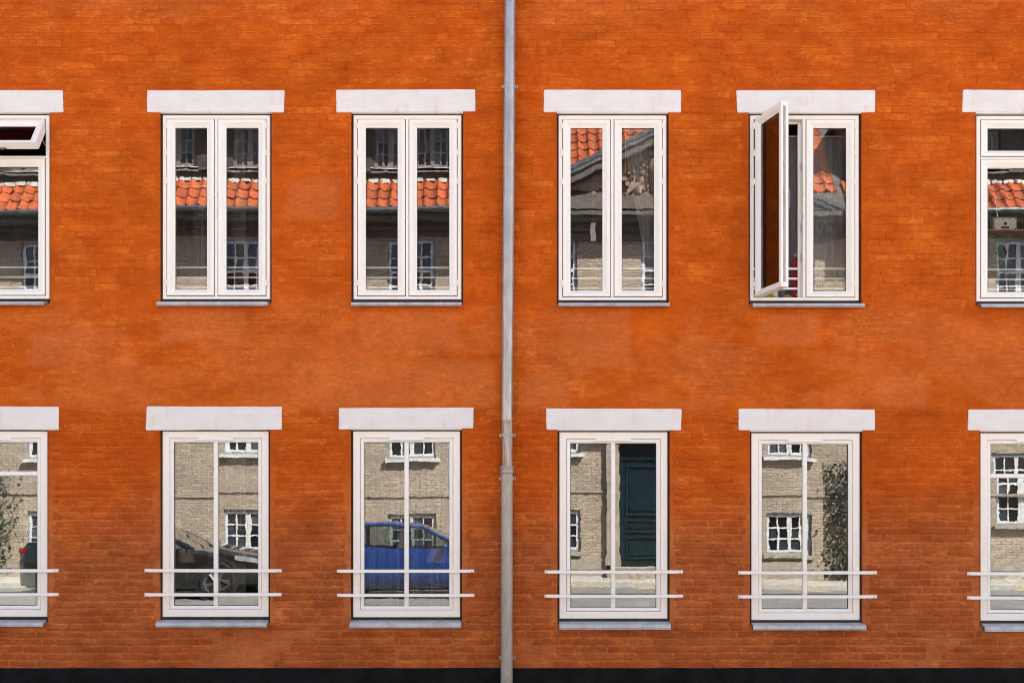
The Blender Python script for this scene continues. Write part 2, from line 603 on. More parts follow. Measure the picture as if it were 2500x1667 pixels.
def tag(o, label=None, cat=None, group=None, kind=None):
    if label: o['label'] = label
    if cat: o['category'] = cat
    if group: o['group'] = group
    if kind: o['kind'] = kind
    return o


def wall_sheet(mb, x0, x1, z0, z1, y, holes, depth):
    """wall face at y with rectangular holes and reveals running to y + depth"""
    xs = sorted({x0, x1, *[min(max(h[k], x0), x1) for h in holes for k in (0, 1)]})
    zs = sorted({z0, z1, *[min(max(h[k], z0), z1) for h in holes for k in (2, 3)]})
    for a, b in zip(xs, xs[1:]):
        for c, d in zip(zs, zs[1:]):
            mx, mz = (a + b) / 2, (c + d) / 2
            if not any(h[0] < mx < h[1] and h[2] < mz < h[3] for h in holes):
                mb.face([(a, y, c), (b, y, c), (b, y, d), (a, y, d)])
    for h in holes:
        a, b, c, d = h
        mb.face([(a, y, c), (a, y + depth, c), (a, y + depth, d), (a, y, d)])
        mb.face([(b, y, c), (b, y + depth, c), (b, y + depth, d), (b, y, d)])
        mb.face([(a, y, c), (b, y, c), (b, y + depth, c), (a, y + depth, c)])
        mb.face([(a, y, d), (b, y, d), (b, y + depth, d), (a, y + depth, d)])


# ------------------------------------------------------------------ ground, road, pavements
def sheet(name, x0, x1, y0, y1, z, mat):
    b = MB(); b.face([(x0, y0, z), (x1, y0, z), (x1, y1, z), (x0, y1, z)])
    return tag(b.build(name, mat), kind='structure')

OPP = -14.5                                   # facade across the street
KERB_FAR, KERB_NEAR = -12.55, -1.7
sheet('ground', -250, 250, -250, 250, -.02, M['ground'])
sheet('road', -60, 60, KERB_FAR, KERB_NEAR, 0., M['asphalt'])
b = MB(); b.box(-60, 60, KERB_NEAR + .12, .3, -.01, .11)
tag(b.build('pavement', M['paving']), kind='structure')
b = MB(); b.box(-60, 60, OPP - .5, KERB_FAR - .13, -.01, .11)
tag(b.build('pavement', M['paving']), kind='structure')
b = MB(); b.box(-60, 60, KERB_NEAR, KERB_NEAR + .12, -.012, .114)
tag(b.build('kerb', M['kerb']), kind='structure')
b = MB(); b.box(-60, 60, KERB_FAR - .13, KERB_FAR, -.012, .114)
tag(b.build('kerb', M['kerb']), kind='structure')
for i in range(9):
    x = .9 + i * 1.65
    b = MB(); b.face([(x, KERB_FAR + .12, .004), (x + 1.05, KERB_FAR + .12, .004), (x + 1.05, KERB_FAR + .22, .004), (x, KERB_FAR + .22, .004)])
    tag(b.build('road_marking', M['yellow']), kind='structure')

# ------------------------------------------------------------------ the orange house
house = tag(empty('orange_house'), 'orange limewashed brick house front with white windows and black plinth', 'house')
PLINTH = .253
WALL_TOP = 7.6
HX = 14.0
DEPTH = .30

# surveyed frames (left, right, top, bottom), sills (left, right, top, bottom), lintels, rails
UP = [
    dict(f=(-146, 118, 279, 728), s=(-150, 113.5, 735, 745), l=(-180, 155, 221, 274)),
    dict(f=(395, 658, 279, 729), s=(387, 656, 735, 747), l=(358.5, 694.5, 220, 274)),
    dict(f=(862, 1126, 279, 729.5), s=(859, 1127, 736.5, 747), l=(822, 1161, 219, 274)),
    dict(f=(1364, 1628, 279.5, 731.5), s=(1363, 1632.5, 738, 748), l=(1327, 1664, 221, 274.5)),
    dict(f=(1832.5, 2099, 279.5, 732.5), s=(1835, 2106, 739, 750), l=(1798.5, 2137, 221, 275)),
    dict(f=(2386.5, 2651, 280.5, 734.5), s=(2390, 2655, 740.5, 751), l=(2349.5, 2690, 221, 276)),
]
LO = [
    dict(f=(-148, 113, 1052, 1505.5), s=(-155, 111, 1513.5, 1529), l=(-180, 144.5, 992, 1048), r=(-180, 144, 1388.5, 1447)),
    dict(f=(394.5, 654.5, 1052, 1505.7), s=(385, 654.5, 1513.6, 1530), l=(357.7, 688, 993, 1049), r=(354, 688, 1388.5, 1447)),
    dict(f=(861, 1123, 1052, 1506.5), s=(856, 1126, 1514, 1532), l=(826, 1155, 995.5, 1047), r=(823, 1158, 1389.5, 1448.5)),
    dict(f=(1366, 1630.5, 1054, 1510), s=(1365.5, 1635, 1517, 1535.5), l=(1333.5, 1662.5, 998, 1049), r=(1329.5, 1667, 1391.5, 1450.5)),
    dict(f=(1835.7, 2101, 1056.5, 1513.5), s=(1836, 2109.5, 1520, 1537), l=(1804, 2135, 998, 1050.5), r=(1801.5, 2140, 1393.5, 1452)),
    dict(f=(2396.5, 2660, 1056.5, 1515), s=(2398, 2668, 1522, 1541), l=(2362.5, 2695, 1000, 1051), r=(2360, 2700, 1396, 1455)),
]
for d in UP + LO:
    a, c, t, bt = d['f']
    d['F'] = (wx(a), wx(c), wz(bt), wz(t))                    # x0, x1, z0, z1
    d['H'] = (wx(a - 5), wx(c + 5), wz(d['s'][2] + 5), wz(t - 4.2))   # opening in the wall
    d['S'] = (wx(d['s'][0]), wx(d['s'][1]), wz(d['s'][3]), wz(d['s'][2]))
    d['L'] = (wx(d['l'][0]), wx(d['l'][1]), wz(d['l'][3]), wz(d['l'][2]))
holes = [d['H'] for d in UP + LO]

mb = MB()
wall_sheet(mb, -HX, HX, PLINTH, WALL_TOP, 0., holes, DEPTH)
wall = mb.build('wall', M['lime'], house)


# --- bricks under the limewash
def brick_mesh(mb, tones, rims, x0, x1, z0, z1, p, tone):
    j = lambda a: random.uniform(-a, a)
    rings = []
    base = [(x0, z0), (x1, z0), (x1, z1), (x0, z1)]
    sx, sz = [1, -1, -1, 1], [1, 1, -1, -1]
    jit = [(j(.0025 if z0 > 2.2 else .005), j(.0045)) for _ in range(4)]
    tilt = [p * (1 + j(.35)) for _ in range(4)]
    for ins, dep in ((0, None), (.0025, .75), (.010, 1.)):
        ring = []
        for k in range(4):
            y = .003 if dep is None else -tilt[k] * dep
            ring.append((base[k][0] + sx[k] * ins + jit[k][0], y, base[k][1] + sz[k] * ins + jit[k][1]))
        rings.append(ring)
    mb.loft(rings)
    k0 = len(mb.v) - 4
    mb.f.append([k0, k0 + 1, k0 + 2, k0 + 3])
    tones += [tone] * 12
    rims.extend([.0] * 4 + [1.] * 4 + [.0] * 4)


def set_tone(ob, tones, rims):
    at = ob.data.attributes.new('rim', 'FLOAT', 'POINT')
    at.data.foreach_set('value', rims)
    at = ob.data.attributes.new('tone', 'FLOAT', 'POINT')
    at.data.foreach_set('value', tones)


ROW = .0667
cands = []
row = 0
z = PLINTH + .004
VX = 5.2
while z < 6.75:
    zb, zt = z + .005, z + ROW - .005
    blocked = []
    for d in UP + LO:
        h, l, s = d['H'], d['L'], d['S']
        if zt > h[2] - .01 and zb < h[3]: blocked.append((h[0] - .03 - random.uniform(0, .03), h[1] + .03 + random.uniform(0, .03)))
        if zt > l[2] - .004 and zb < l[3] + .004: blocked.append((l[0] - .004, l[1] + .004))
        if zt > s[2] - .006 and zb < s[3]: blocked.append((s[0] - .008, s[1] + .008))
    blocked.sort()
    free, cur = [], -VX
    for a, c in blocked:
        if a > cur: free.append((cur, min(a, VX)))
        cur = max(cur, c)
    if cur < VX: free.append((cur, VX))
    stretcher = row % 2 == 0
    x = -VX - random.uniform(0, .02) - (.06 if stretcher else 0) - (.12 if row % 4 == 2 else 0)
    k = 0
    while x < VX:
        if random.random() < .06: w = .12
        elif stretcher: w = .24
        else: w = .12 if k % 2 else .24
        k += 1
        w += random.uniform(-.006, .006)
        for a, c in free:
            xa, xb = max(x, a), min(x + w, c)
            if xb - xa > .045:
                zc, xc = (zb + zt) / 2, (xa + xb) / 2
                n = noise.noise(Vector((xc * 1.1, 3.3, zc * 1.6)))
                n2 = noise.noise(Vector((xc * 3.1, 9.3, zc * 4)))
                if zc > 3.75: pr = .66 + n * .5
                elif zc > 2.6: pr = .16 + n * .5
                elif zc > 2.1: pr = .55 + n * .4
                else: pr = .92 + n * .35
                if zc < .62: pr = .38 + n * .7
                if any(bx[0] < xc < bx[1] and bx[2] < zc < bx[3] for bx in REPAIRS): pr -= .45
                pr = max(0, min(1, pr + n2 * .25))
                if pr > .2:
                    p = (.0018 + .0055 * pr) * random.uniform(.55, 1.3)
                    hj = .0048 if zc < 2.2 else (.0034 if random.random() < .35 else .0012)
                    cands.append((xa + hj, xb - hj, zb + random.uniform(-.0015, .0015), zt + random.uniform(-.0015, .0015), p, random.uniform(.15, 1.)))
        x += w
    z += ROW
    row += 1

score = [((c[1] - c[0]) + .25 * (c[2] < 2.0) + random.uniform(0, .05), i) for i, c in enumerate(cands) if abs(c[0] + c[1]) / 2 < 4.55 and c[2] < 6.2]
score.sort(reverse=True)
single = {i for _, i in score[:300]}
rest, tn, rn = MB(), [], []
for i, c in enumerate(cands):
    if i in single:
        one, t1, r1 = MB(), [], []
        brick_mesh(one, t1, r1, *c)
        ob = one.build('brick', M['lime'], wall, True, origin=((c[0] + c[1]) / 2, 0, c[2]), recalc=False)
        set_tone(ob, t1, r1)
    else:
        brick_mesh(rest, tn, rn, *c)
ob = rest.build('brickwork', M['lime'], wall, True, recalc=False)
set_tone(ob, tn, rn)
tag(ob, kind='stuff')

# --- plinth, slabs and rooms, roof
mb = MB()
n = 120
top = [(-HX + 2 * HX * i / n, PLINTH + .006 * noise.noise(Vector((i * .35, 1, 2))) + .004 * noise.noise(Vector((i * 1.3, 5, 2)))) for i in range(n + 1)]
for (xa, za), (xb, zb) in zip(top, top[1:]):
    mb.face([(xa, -.012, -.02), (xb, -.012, -.02), (xb, -.012, zb), (xa, -.012, za)])
    mb.face([(xa, -.012, za), (xb, -.012, zb), (xb, .02, zb + .002), (xa, .02, za + .002)])
mb.build('plinth', M['tar'], house)
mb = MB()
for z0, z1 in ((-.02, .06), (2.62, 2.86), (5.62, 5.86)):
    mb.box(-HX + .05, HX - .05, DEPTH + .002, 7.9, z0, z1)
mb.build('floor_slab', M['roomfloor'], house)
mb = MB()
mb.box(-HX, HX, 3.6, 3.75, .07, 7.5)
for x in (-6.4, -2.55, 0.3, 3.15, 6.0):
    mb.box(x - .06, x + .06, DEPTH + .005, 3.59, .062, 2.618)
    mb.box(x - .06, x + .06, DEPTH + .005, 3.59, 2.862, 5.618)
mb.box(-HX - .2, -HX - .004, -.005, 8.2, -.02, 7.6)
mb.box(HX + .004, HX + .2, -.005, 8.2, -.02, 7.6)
mb.box(-HX, HX, 8.0, 8.2, -.02, 7.6)  # unseen end and back walls, closing the house against the sun
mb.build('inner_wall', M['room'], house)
mb = MB()
mb.loft([[(-HX - .4, -.45, 7.45), (-HX - .4, 4.0, 11.6), (-HX - .4, 8.5, 7.45), (-HX - .4, 8.5, 7.6), (-HX - .4, 4.0, 11.8), (-HX - .4, -.45, 7.6)],
         [(HX + .4, -.45, 7.45), (HX + .4, 4.0, 11.6), (HX + .4, 8.5, 7.45), (HX + .4, 8.5, 7.6), (HX + .4, 4.0, 11.8), (HX + .4, -.45, 7.6)]], cap0=True, cap1=True)
roof0 = mb.build('roof', M['tile'], house)  # unseen roof, built to block the sun from the rooms
mb = MB()
mb.box(-HX - .4, HX + .4, -.60, -.452, 7.42, 7.54)
mb.build('gutter', M['gutter'], roof0)

# --- lintels: painted bands with hand-brushed edges
for d in UP + LO:
    x0, x1, z0, z1 = d['L']
    def edge(ax, az, bx, bz, n, seed, amp):
        out = []
        for i in range(n):
            t = i / n
            o = amp * noise.noise(Vector((t * 5.3 + seed, seed * 1.7, 2.))) + amp * .35 * noise.noise(Vector((t * 23 + seed, 4., seed)))
            dx, dz = bx - ax, bz - az
            ln = math.hypot(dx, dz)
            out.append((ax + dx * t - dz / ln * o, az + dz * t + dx / ln * o))
        return out
    sd = x0 * 3.7 + z0
    j = [random.uniform(-.006, .006) for _ in range(8)]
    c = [(x0 + j[0], z0 + j[1]), (x1 + j[2], z0 + j[3]), (x1 + j[4], z1 + j[5]), (x0 + j[6], z1 + j[7])]
    def cut(a, b, r=.012):
        v = Vector(b) - Vector(a)
        return tuple(Vector(a) + v.normalized() * r)
    ol = []
    for k in range(4):
        a, e = c[k], c[(k + 1) % 4]
        a2, e2 = cut(a, e, .007), cut(e, a, .007)
        ol += edge(*a2, *e2, 26 if k % 2 == 0 else 7, sd + k * 9.1, .0035)
        ol.append(e2)
    cx, cz = (x0 + x1) / 2, (z0 + z1) / 2
    ins = lambda pt, q: (pt[0] + (cx - pt[0]) / abs(cx - pt[0] + 1e-9) * q * min(1, abs(cx - pt[0]) * 20), pt[1] + (cz - pt[1]) / abs(cz - pt[1] + 1e-9) * q * min(1, abs(cz - pt[1]) * 20))
    mb = MB()
    mb.loft([[(p[0], .002, p[1]) for p in ol], [(p[0], -.0045, p[1]) for p in ol], [(ins(p, .004)[0], -.0075, ins(p, .004)[1]) for p in ol]], cap1=True)
    h = d['H']
    mb.box(h[0] + .003, h[1] - .003, -.003, .09, h[3] - .004, h[3] + .01)
    mb.build('lintel', M['lintel'], house, recalc=True)


# --- windows
YF = .022                                      # front of the frames behind the wall face


def pane(win, x0, x1, z0, z1, y, origin=None, loc=None, rot=None):
    b = MB(); b.box(x0 - .004, x1 + .004, y, y + .006, z0 - .004, z1 + .004)
    o = origin or ((x0 + x1) / 2, y, z0)
    r = rot if rot is not None else (random.uniform(-.0022, .0022), 0, random.uniform(-.0026, .0026))
    return b.build('pane', M['glass'], win, origin=o, loc=loc or o, rot=r)


def casement(win, x0, x1, z0, z1, hinge, angle=0., label=None, name='casement', bt=.055, axis='z'):
    """one opening sash: profiled ring, gasket and glass, turning on its hinge"""
    ob = (x0 if hinge == 'l' else x1, YF - .006, z0)
    if axis == 'x': ob = (x0, YF - .006, z1)
    w = .0685
    g = lambda q: (q, q, q * bt / w, q)
    mb = MB()
    mb.rect_ring(x0, x1, z0, z1, [(0., YF + .068), (0., YF - .003), (.003, YF - .006), (g(.030), YF - .006), (g(.033), YF - .003),
                                   (g(.055), YF + .012), (g(.058), YF + .016), (g(w), YF + .018), (g(w), YF + .05), (g(.05), YF + .068)])
    rot = (0, 0, angle) if axis == 'z' else (angle, 0, 0)
    o = mb.build(name, M['white'], win, origin=ob, loc=ob, rot=rot)
    if label: o['label'] = label
    gb = MB()
    q = g(w)
    gb.rect_ring(x0, x1, z0, z1, [(g(w - .002), YF + .0215), (g(w + .0035), YF + .0215), (g(w + .0035), YF + .030), (g(w - .002), YF + .030)])
    gb.build('gasket', M['gasket'], win, origin=ob, loc=ob, rot=rot)
    r = rot if angle else (random.uniform(-.0020, .0020), 0, random.uniform(-.0024, .0024))
    b = MB(); b.box(x0 + q[0] + .001, x1 - q[1] - .001, YF + .024, YF + .030, z0 + q[2] + .001, z1 - q[3] - .001)
    b.build('pane', M['glass'], win, origin=ob, loc=ob, rot=r)
    return ob, rot


def hinge(win, x, z, y=YF - .012):
    b = MB()
    b.lathe([(.004, -.002), (.0085, 0), (.0085, .0125), (.0065, .0128), (.0065, .0142), (.0085, .0145), (.0085, .0265), (.004, .0285)], (x, y, z), 8)
    b.box(x - .016, x + .016, y + .004, y + .010, z + .001, z + .0255)
    b.build('hinge', M['white'], win, smooth=False)


def sill(win, d, frame_bottom):
    x0, x1, z0, z1 = d['S']
    b = MB()
    b.box(d['F'][0] + .002, d['F'][1] - .002, YF + .012, YF + .06, z1 - .012, frame_bottom - .001)
    b.build('sub_sill', M['subsill'], win)
    b = MB()
    up = z1 > 2
    t = z1 + (.007 if up else .006)
    z0 += -.011 if up else .004
    prof = [(.055, t), (-.046, t - .022), (-.054, t - .026), (-.056, z0 + .013), (-.050, z0 + .011), (-.058, z0 + .002), (-.052, z0), (-.044, z0 + .006), (-.044, t - .034), (.055, t - .014)]
    b.loft([[(x0 - .001, yy, zz) for yy, zz in prof], [(x1 + .001, yy, zz) for yy, zz in prof]], cap0=True, cap1=True)
    b.build('sill', M['zinc'], win)


def gap_ring(win, d):  # dark ring set in the frame gap to paint its shadow
    h, f = d['H'], d['F']
    b = MB()
    b.rect_ring(h[0] + .001, h[1] - .001, h[2] + .001, h[3] - .001,
                [(0., .030), ((f[0] - h[0] + .004, h[1] - f[1] + .004, f[2] - h[2] + .004, h[3] - f[3] + .004), .030),
                 ((f[0] - h[0] + .004, h[1] - f[1] + .004, f[2] - h[2] + .004, h[3] - f[3] + .004), .075), (0., .075)])
    b.build('shadow_gap', M['gap'], win)


def karm(win, d, iw=.034, ib=.027):
    x0, x1, z0, z1 = d['F']
    b = MB()
    i = (iw, iw, ib, iw)
    i2 = (iw - .002, iw - .002, ib - .002, iw - .002)
    j = (iw + .014, iw + .014, ib + .014, iw + .014)
    b.rect_ring(x0, x1, z0, z1, [(0., .115), (0., YF + .004), (.004, YF), (i2, YF), (i, YF + .003), (i, YF + .076), (j, YF + .078), (j, .115)])
    return b.build('frame', M['white'], win)


def inner_bars(win, d, zs):
    x0, x1, z0, z1 = d['F']
    for zb in zs:
        b = MB(); b.box(x0 + .03, x1 - .03, .094, .108, zb - .0080, zb + .0080)
        b.build('guard_bar', M['barwhite'], win)


def gap_shade(win, x0, x1, z0, z1, w=.009, y=YF + .010):  # black strip behind the sash gap, standing in for its shade
    b = MB(); b.rect_ring(x0 - w, x1 + w, z0 - w, z1 + w, [(0.001, y), (w + .004, y), (w + .004, y + .006), (0.001, y + .006)])
    b.build('gap_shade', M['gasket'], win)


def upper_double(d, open_angle=0.):
    x0, x1, z0, z1 = d['F']
    win = empty('window', ((x0 + x1) / 2, 0, z0), house)
    win_kids.append(win)
    karm(win, d); gap_ring(win, d); sill(win, d, z0)
    cx = (x0 + x1) / 2 - .002
    b = MB(); b.box(cx - .0125, cx + .0125, YF + .000, YF + .09, z0 + .0275, z1 - .0345, .002)
    b.build('mullion', M['white'], win)
    ca, cz0, cz1 = .0405, z0 + .034, z1 - .0405
    gap_shade(win, cx + .019, x1 - ca, cz0, cz1)
    if not open_angle: gap_shade(win, x0 + ca, cx - .019, cz0, cz1)
    ob, rot = casement(win, x0 + ca, cx - .019, cz0, cz1, 'l', -open_angle, 'casement swung wide open towards the street' if open_angle else None)
    if open_angle:
        w = cx - .019 - x0 - ca
        b = MB(); b.box(w + .0005, w + .0025, .022, .046, .04, cz1 - cz0 - .04)
        b.build('lock_strip', M['iron'], win, loc=ob, rot=rot)
        b = MB()
        for zz in (.16, .52, .80, 1.05, 1.40): b.box(w + .002, w + .007, .026, .040, zz, zz + .035)
        b.build('lock_bolt', M['galv'], win, loc=ob, rot=rot)
        b = MB(); b.box(w - .05, w - .03, .072, .085, .72, .86); b.box(w - .046, w - .034, .085, .105, .84, .855); b.box(w - .048, w - .032, .100, .112, .70, .855)
        b.build('handle', M['alloy'], win, loc=ob, rot=rot)
        for zz in (z1 - .45, z1 - 1.0, z1 - 1.28):
            b = MB(); b.box(cx - .0165, cx - .0135, YF + .04, YF + .062, zz - .035, zz + .035)
            b.build('strike_plate', M['galv'], win)
        b = MB(); b.box(cx - .04, cx - .0145, YF + .058, YF + .075, z0 + .03, z1 - .04)
        b.build('rebate', M['white'], win)
    casement(win, cx + .019, x1 - ca, cz0, cz1, 'r')
    for zz in (z1 - .030 - .040, z1 - .115 - .050, z1 - .115 - .185, z0 + .065):
        pass
    H = z1 - z0
    for fr in (.060, .205, .360, .912):
        for xh in (x0 + ca - .004, x1 - ca + .004):
            hinge_z = z1 - fr * H
            b = MB()
            b.lathe([(.004, -.0275), (.0075, -.0255), (.0075, -.001), (.0055, -.0008), (.0055, .0008), (.0075, .001), (.0075, .0255), (.004, .0275)], (xh, YF - .0125, hinge_z), 8)
            b.box(xh - .014, xh + .014, YF - .0085, YF - .0005, hinge_z - .024, hinge_z + .024)
            b.build('hinge', M['white'], win)
    for fr in (.435, .55):
        zz = z1 - fr * H
        b = MB(); b.box(cx - .015, cx + .008, YF - .011, YF - .0005, zz - .004, zz + .004); b.box(cx - .006, cx + .002, YF - .014, YF - .0005, zz + .004, zz + .022)
        b.build('latch', M['white'], win)
    inner_bars(win, d, [z1 - f * H for f in (.8175, .8715, .9255)])
    return win


def upper_transom(d, vent_open):
    x0, x1, z0, z1 = d['F']
    win = empty('window', ((x0 + x1) / 2, 0, z0), house)
    win_kids.append(win)
    karm(win, d); gap_ring(win, d); sill(win, d, z0)
    H = z1 - z0
    zt = z1 - .2275 * H
    b = MB(); b.box(x0 + .0345, x1 - .0345, YF + .000, YF + .09, zt - .009, zt + .009, .002)
    b.build('transom', M['white'], win)
    ca = .0405
    gap_shade(win, x0 + ca, x1 - ca, z0 + .034, zt - .0155)
    if not vent_open: gap_shade(win, x0 + ca, x1 - ca, zt + .0155, z1 - .0405)
    casement(win, x0 + ca, x1 - ca, z0 + .034, zt - .0155, 'l')
    ang = -R(33) if vent_open else 0.
    casement(win, x0 + ca, x1 - ca, zt + .0155, z1 - .0405, 'l', ang, 'top-hung vent sash propped open' if vent_open else None, 'vent_sash', .055, 'x')
    if vent_open:
        for xs in (x1 - ca - .02, x0 + ca + .02):
            b = MB(); b.tube([(xs, YF + .05, zt + .12), (xs, YF - .05, z1 - .2)], .006, 6)
            b.build('stay', M['galv'], win)
        xh = wx(20)
        b = MB(); b.box(xh - .04, xh + .04, YF - .135, YF - .120, zt + .028, zt + .036); b.lathe([(.004, 0), (.008, .004), (.008, .012), (.004, .016)], (xh, YF - .13, zt + .012), 8)
        b.build('handle', M['alloy'], win)
    inner_bars(win, d, [z1 - f * H for f in (.8175, .8715, .9255)])
    return win


def lower_window(d, transom=False):
    x0, x1, z0, z1 = d['F']
    win = empty('window', ((x0 + x1) / 2, 0, z0), house)
    win_kids.append(win)
    gap_ring(win, d); sill(win, d, z0)
    b = MB()
    b.rect_ring(x0, x1, z0, z1, [(0., .115), (0., YF + .004), (.004, YF), (.056, YF), (.059, YF + .003), (.063, YF + .004), (.063, YF + .075), (.05, .115)])
    b.build('frame', M['white'], win)
    b = MB()
    a = .0665
    b.rect_ring(x0 + a, x1 - a, z0 + a, z1 - a, [(0., YF + .075), (0., YF + .010), (.003, YF + .008), (.017, YF + .008), (.020, YF + .011), (.031, YF + .015), (.033, YF + .018), (.033, YF + .06), (.02, YF + .075)])
    b.build('sash', M['white'], win)
    i = .0995
    b = MB()
    b.rect_ring(x0 + i, x1 - i, z0 + i, z1 - i, [(0., YF + .0215), (.0045, YF + .0215), (.0045, YF + .03), (0., YF + .03)])
    b.build('gasket', M['gasket'], win)
    cx = (x0 + x1) / 2 - .002
    if transom:
        zt = z1 - .228 * (z1 - z0)
        b = MB(); b.box(x0 + i, x1 - i, YF + .010, YF + .06, zt - .019, zt + .019, .006)
        b.build('transom', M['white'], win)
        pane(win, x0 + i, x1 - i, zt + .019, z1 - i, YF + .024)
        pane(win, x0 + i, x1 - i, z0 + i, zt - .019, YF + .024)
    else:
        b = MB(); b.box(cx - .0205, cx + .0205, YF + .010, YF + .06, z0 + i - .001, z1 - i + .001, .006)
        b.build('muntin', M['white'], win)
        pane(win, x0 + i, cx - .0205, z0 + i, z1 - i, YF + .024)
        pane(win, cx + .0205, x1 - i, z0 + i, z1 - i, YF + .024)
    b = MB()
    vx0, vx1 = x0 + .333 * (x1 - x0), x0 + .666 * (x1 - x0)
    zv = z1 - .072
    b.loft([[(vx0, YF + .010, zv - .010), (vx1, YF + .010, zv - .010), (vx1 - .006, YF + .010, zv + .012), (vx0 + .006, YF + .010, zv + .012)],
            [(vx0 + .001, YF - .010, zv - .009), (vx1 - .001, YF - .010, zv - .009), (vx1 - .008, YF - .002, zv + .010), (vx0 + .008, YF - .002, zv + .010)]], cap0=True, cap1=True)
    b.build('vent_strip', M['rail'], win)
    # two flat guard rails bolted to the brickwork
    ra, rb, r1, r2 = d['r']
    for rz in (r1, r2):
        zc = wz(rz + 3.8)
        rail = empty('guard_rail', (wx((ra + rb) / 2), -.012, zc), house)
        dz = random.uniform(-.0015, .0015)
        mb = MB()
        a0, a1 = wx(ra), wx(rb)
        mb.loft([[(a0, -.0065, zc - .0145 + dz), (a1, -.0065, zc - .0145 - dz), (a1, -.0065, zc + .0145 - dz), (a0, -.0065, zc + .0145 + dz)],
                 [(a0, -.0125, zc - .0145 + dz), (a1, -.0125, zc - .0145 - dz), (a1, -.0125, zc + .0145 - dz), (a0, -.0125, zc + .0145 + dz)],
                 [(a0 + .001, -.0145, zc - .0130 + dz), (a1 - .001, -.0145, zc - .0130 - dz), (a1 - .001, -.0145, zc + .0130 - dz), (a0 + .001, -.0145, zc + .0130 + dz)]], cap0=True, cap1=True)
        mb.build('bar', M['rail'], rail).matrix_parent_inverse = Matrix.Translation(-rail.location)
        for xb in (a0 + .021, a1 - .021):
            mb = MB()
            mb.lathe([(.0125, 0.), (.0125, -.003), (.0105, -.008), (.007, -.011), (.002, -.0125)], (xb, -.0145, zc), 12, 'y')
            mb.build('bolt', M['rail'], rail, True).matrix_parent_inverse = Matrix.Translation(-rail.location)
    return win


win_kids = []
upper_transom(UP[0], True)
for d in UP[1:4]: upper_double(d)
upper_double(UP[4], R(73))
upper_transom(UP[5], False)
lower_window(LO[0], True)
for d in LO[1:5]: lower_window(d)
lower_window(LO[5], True)
for w in win_kids:
    for ch in w.children:
        ch.matrix_parent_inverse = Matrix.Translation(-w.location)

# ------------------------------------------------------------------ downpipe
def px_x(py):                                   # the pipe leans very slightly
    pts = [(-400, 1247), (0, 1245), (400, 1242.5), (980, 1238.2), (1667, 1237), (1760, 1237)]
    for (a, xa), (c, xc) in zip(pts, pts[1:]):
        if a <= py <= c: return wx(xa + (xc - xa) * (py - a) / (c - a))
    return wx(1240)

YP = -.085
pipe = tag(empty('downpipe', (px_x(1667), YP, .1)), 'grey metal rain downpipe running down the middle of the orange wall', 'downpipe')
def sec(py0, py1, r0, name, mat, lip=0.):
    b = MB()
    ns = 10
    pts, rr = [], []
    for i in range(ns + 1):
        py = py0 + (py1 - py0) * i / ns
        pts.append((px_x(py), YP, wz(py)))
        rr.append(r0)
    if lip:
        pts.insert(1, (pts[0][0], YP, pts[0][2] - .012)); rr[0] = r0 + lip; rr.insert(1, r0 + lip)
        pts.insert(2, (pts[0][0], YP, pts[0][2] - .015)); rr.insert(2, r0)
    b.tube(pts, rr, 28)
    o = b.build(name, mat, pipe, True)
    o.matrix_parent_inverse = Matrix.Translation(-pipe.location)
    return o
sec(-330, 199, .0490, 'pipe_section', M['galv'])
sec(193, 780, .0510, 'pipe_section', M['galv'])
sec(770, 1028, .0490, 'pipe_section', M['galv'])
def rusty():
    m = Mat('rust_streaked_zinc')
    p = m.pos()
    n = m.noise(m.scaled(p, (30, 30, 2.5)), 1, 4, .6)
    f = m.noise(p, 50, 4, .7)
    c = m.mix(m.step(n, .42, .62), (.42, .42, .43), (.36, .20, .10))
    return m.set(m.mix(m.mul(m.step(f, .5, .7), .4), c, (.22, .15, .1)), .5, .45)
sec(1022, 1150, .0475, 'pipe_section', rusty())
sec(1138, 1640, .0525, 'pipe_section', M['iron'])
sec(1604, 1690, .0535, 'pipe_section', M['iron'])
b = MB()
zs = wz(1139)
b.lathe([(.048, .0), (.0625, -.001), (.0645, -.008), (.0625, -.016), (.058, -.024), (.058, -.045), (.0615, -.050), (.0615, -.058), (.0545, -.066), (.0525, -.07)], (px_x(1139), YP, zs), 28)
b.build('socket', M['iron'], pipe, True).matrix_parent_inverse = Matrix.Translation(-pipe.location)
for py, mt in ((223, 'galv'), (1064.5, 'iron'), (1169, 'iron'), (1601, 'iron')):
    b = MB()
    cx, zz, rr, hh = px_x(py), wz(py), .0545 if py < 1100 else .058, .0125
    ring = lambda r, h: [(cx + r * math.cos(2 * math.pi * k / 28), YP + r * math.sin(2 * math.pi * k / 28), zz + h) for k in range(28)]
    b.loft([ring(rr - .003, -hh), ring(rr, -hh), ring(rr, hh), ring(rr - .003, hh)], wrap=True)
    for sx in (-1, 1):
        xa, xb = sorted((cx + sx * (rr - .004), cx + sx * (rr + (.022 if sx > 0 else .012))))
        b.box(xa, xb, YP + .004, YP + .010, zz - hh, zz + hh)
        b.box(xa, xb, YP - .010, YP - .004, zz - hh, zz + hh)
    b.tube([(cx, YP + rr - .004, zz), (cx, .0, zz)], .006, 8)
    br = b.build('bracket', M[mt], pipe)
    br.matrix_parent_inverse = Matrix.Translation(-pipe.location)
    b = MB(); b.lathe([(.0065, 0), (.0065, -.004), (.003, -.006)], (cx + rr + .011, YP - .010, zz), 8, 'y')
    b.build('bolt', M['gap'], pipe).matrix_parent_inverse = Matrix.Translation(-pipe.location)

# ------------------------------------------------------------------ the house across the street (seen in the glass)
opp = tag(empty('brick_house', (0, OPP, 0)), 'yellow brick house with red tiled roof across the street, mirrored in the panes', 'house')
PC = 3.53                                       # centre of the pedimented bay
BAY = (PC - 3.85, PC + 3.85)
YB = OPP + .22                                  # face of the bay


